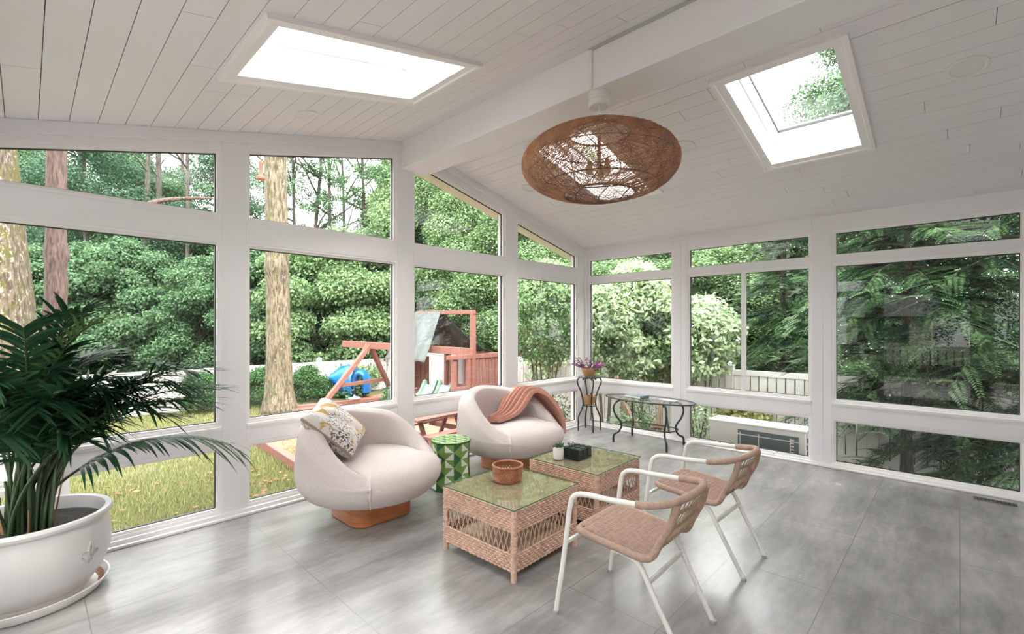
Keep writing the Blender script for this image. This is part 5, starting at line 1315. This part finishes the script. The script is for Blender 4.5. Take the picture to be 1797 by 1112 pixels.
for i in range(2):
    for k in range(8): m_.box(-HX+.05+i*.12, -HX+.14+i*.12, -HY-.004, -HY+.004, .14+k*.08, .195+k*.08)
m_.build('side_vent', 'acgrille', t, smooth=0)
m_ = MB(); m_.box(-HX+.02, HX-.02, -.42, -.34, 0, .06); m_.box(-HX+.02, HX-.02, .34, .42, 0, .06); m_.build('foot_rail', 'grey', t, smooth=0)

# ------------------------------------------------------------------ porch rail by the planter
t = thing('porch_railing', 'low grey porch railing with dark balusters outside behind the planter', 'railing', (-6.3, .55, GZ))
m_ = MB(); m_.beam((-1.4, -.25, .92), (.55, .10, .97), .09, .045); m_.beam((-1.4, -.25, .30), (.55, .10, .35), .04, .04); m_.build('handrail', 'fence', t, smooth=0, bevel=.004)
for k in range(15):
    f_ = k/14; m_ = MB(); m_.beam((-1.35+1.85*f_, -.24+.33*f_, .32+.05*f_), (-1.35+1.85*f_, -.24+.33*f_, .91+.05*f_), .028, .028); m_.build('baluster', 'baluster', t, smooth=0)
m_ = MB(); m_.box(.50, .59, .06, .15, 0, 1.02); m_.build('post', 'fence', t, smooth=0)

# ------------------------------------------------------------------ neighbours
x, y = P(1326, 24); t = thing('brick_house', 'brown brick house glimpsed through the trees above the spaced-board fence', 'house', (x, y, GZ))
m_ = MB(); m_.box(-3, 3, -3, 3, 0, 3.0); m_.build('wall', 'brick', t, smooth=0)
m_ = MB(); m_.prism([(-3.5, 2.9), (3.5, 2.9), (0, 4.6)], -3.4, 3.4, lambda p, q: (q, p[0], p[1])); recalc(m_.build('roof', 'roof', t, smooth=0))
m_ = MB(); m_.box(-3.06, -2.98, -.9, -.1, 1.2, 2.2); wf = m_.build('window', 'frame', t, smooth=0); m_ = MB(); m_.box(-3.08, -3.05, -.82, -.18, 1.28, 2.12); m_.build('window_pane', 'gasket', wf, smooth=0)
# side yard mirrored in the dark window: deck, rail, seats, pale house
m_ = MB(); m_.box(-11.5, -6.45, -7, .1, -.16, -.10); struct(m_.build('deck', 'deck', smooth=0), 'grey board deck outside the planter-side wall', 'deck')
t = thing('deck_railing', 'deck railing of dark balusters mirrored in the large dark window', 'railing', (-11.2, -3.5, -.1))
m_ = MB(); m_.beam((0, -3.5, .95), (0, 3.5, .95), .10, .05); m_.beam((0, -3.5, .12), (0, 3.5, .12), .05, .05); m_.build('handrail', 'fence', t, smooth=0)
for k in range(44): m_ = MB(); m_.box(-.012, .012, -3.45+k*.16, -3.42+k*.16, .12, .95); m_.build('baluster', 'baluster', t, smooth=0)
t = thing('deck_chair', 'black reclining deck chair mirrored in the large dark window', 'chair', (-9.3, -2.3, -.1), R(-40))
m_ = MB(); m_.beam((-.3, -.25, .40), (.3, -.25, .40), .03, .03); m_.beam((-.3, .25, .40), (.3, .25, .40), .03, .03)
for k in range(8): m_.box(-.28+k*.075, -.235+k*.075, -.25, .25, .40, .42)
m_.build('seat', 'blackmetal', t, smooth=0)
m_ = MB()
for k in range(9): z = .45+k*.075; m_.box(-.30-k*.03, -.28-k*.03, -.25, .25, z, z+.05)
m_.build('backrest', 'blackmetal', t, smooth=0)
for a, b in ((-.26, -.24), (.26, -.24), (.26, .24), (-.26, .24)): m_ = MB(); m_.beam((a*1.15, b, 0), (a*.8, b, .40), .025, .025); m_.build('leg', 'blackmetal', t, smooth=0)
t = thing('pale_house', 'pale sided neighbour house mirrored in the large dark window', 'house', (-22, -1.65, GZ))
m_ = MB(); m_.box(-3, 0, -1.6, 1.5, 0, 2.62); m_.build('wall', 'siding', t, smooth=0)
m_ = MB(); m_.prism([(-3.6, 2.55), (.4, 2.55), (-1.5, 3.6)], -1.8, 1.7, lambda p, q: (p[0], q, p[1])); recalc(m_.build('roof', 'roof', t, smooth=0))
m_ = MB(); m_.box(-.02, .04, -.95, 1.15, 1.25, 2.3); wf = m_.build('window', 'frame', t, smooth=0); m_ = MB(); m_.box(.03, .06, -.85, 1.05, 1.33, 2.22); m_.build('window_pane', 'acgrille', wf, smooth=0)
for i, (x, y) in enumerate(((-13.2, 1.3), (-13.2, -6.2), (-24, 3.5), (-13, 8.5), (-27, -2), (-13.5, -9.5), (-13.4, 5))):  # out-of-view trees added to darken the reflection in the large dark window
    tree('deep', x, y, 'unseen tree added beyond the side deck to darken the reflection', 'tree', 'unseen trees added beyond the side deck', 1, .9, i, 'added_side_tree', .12)
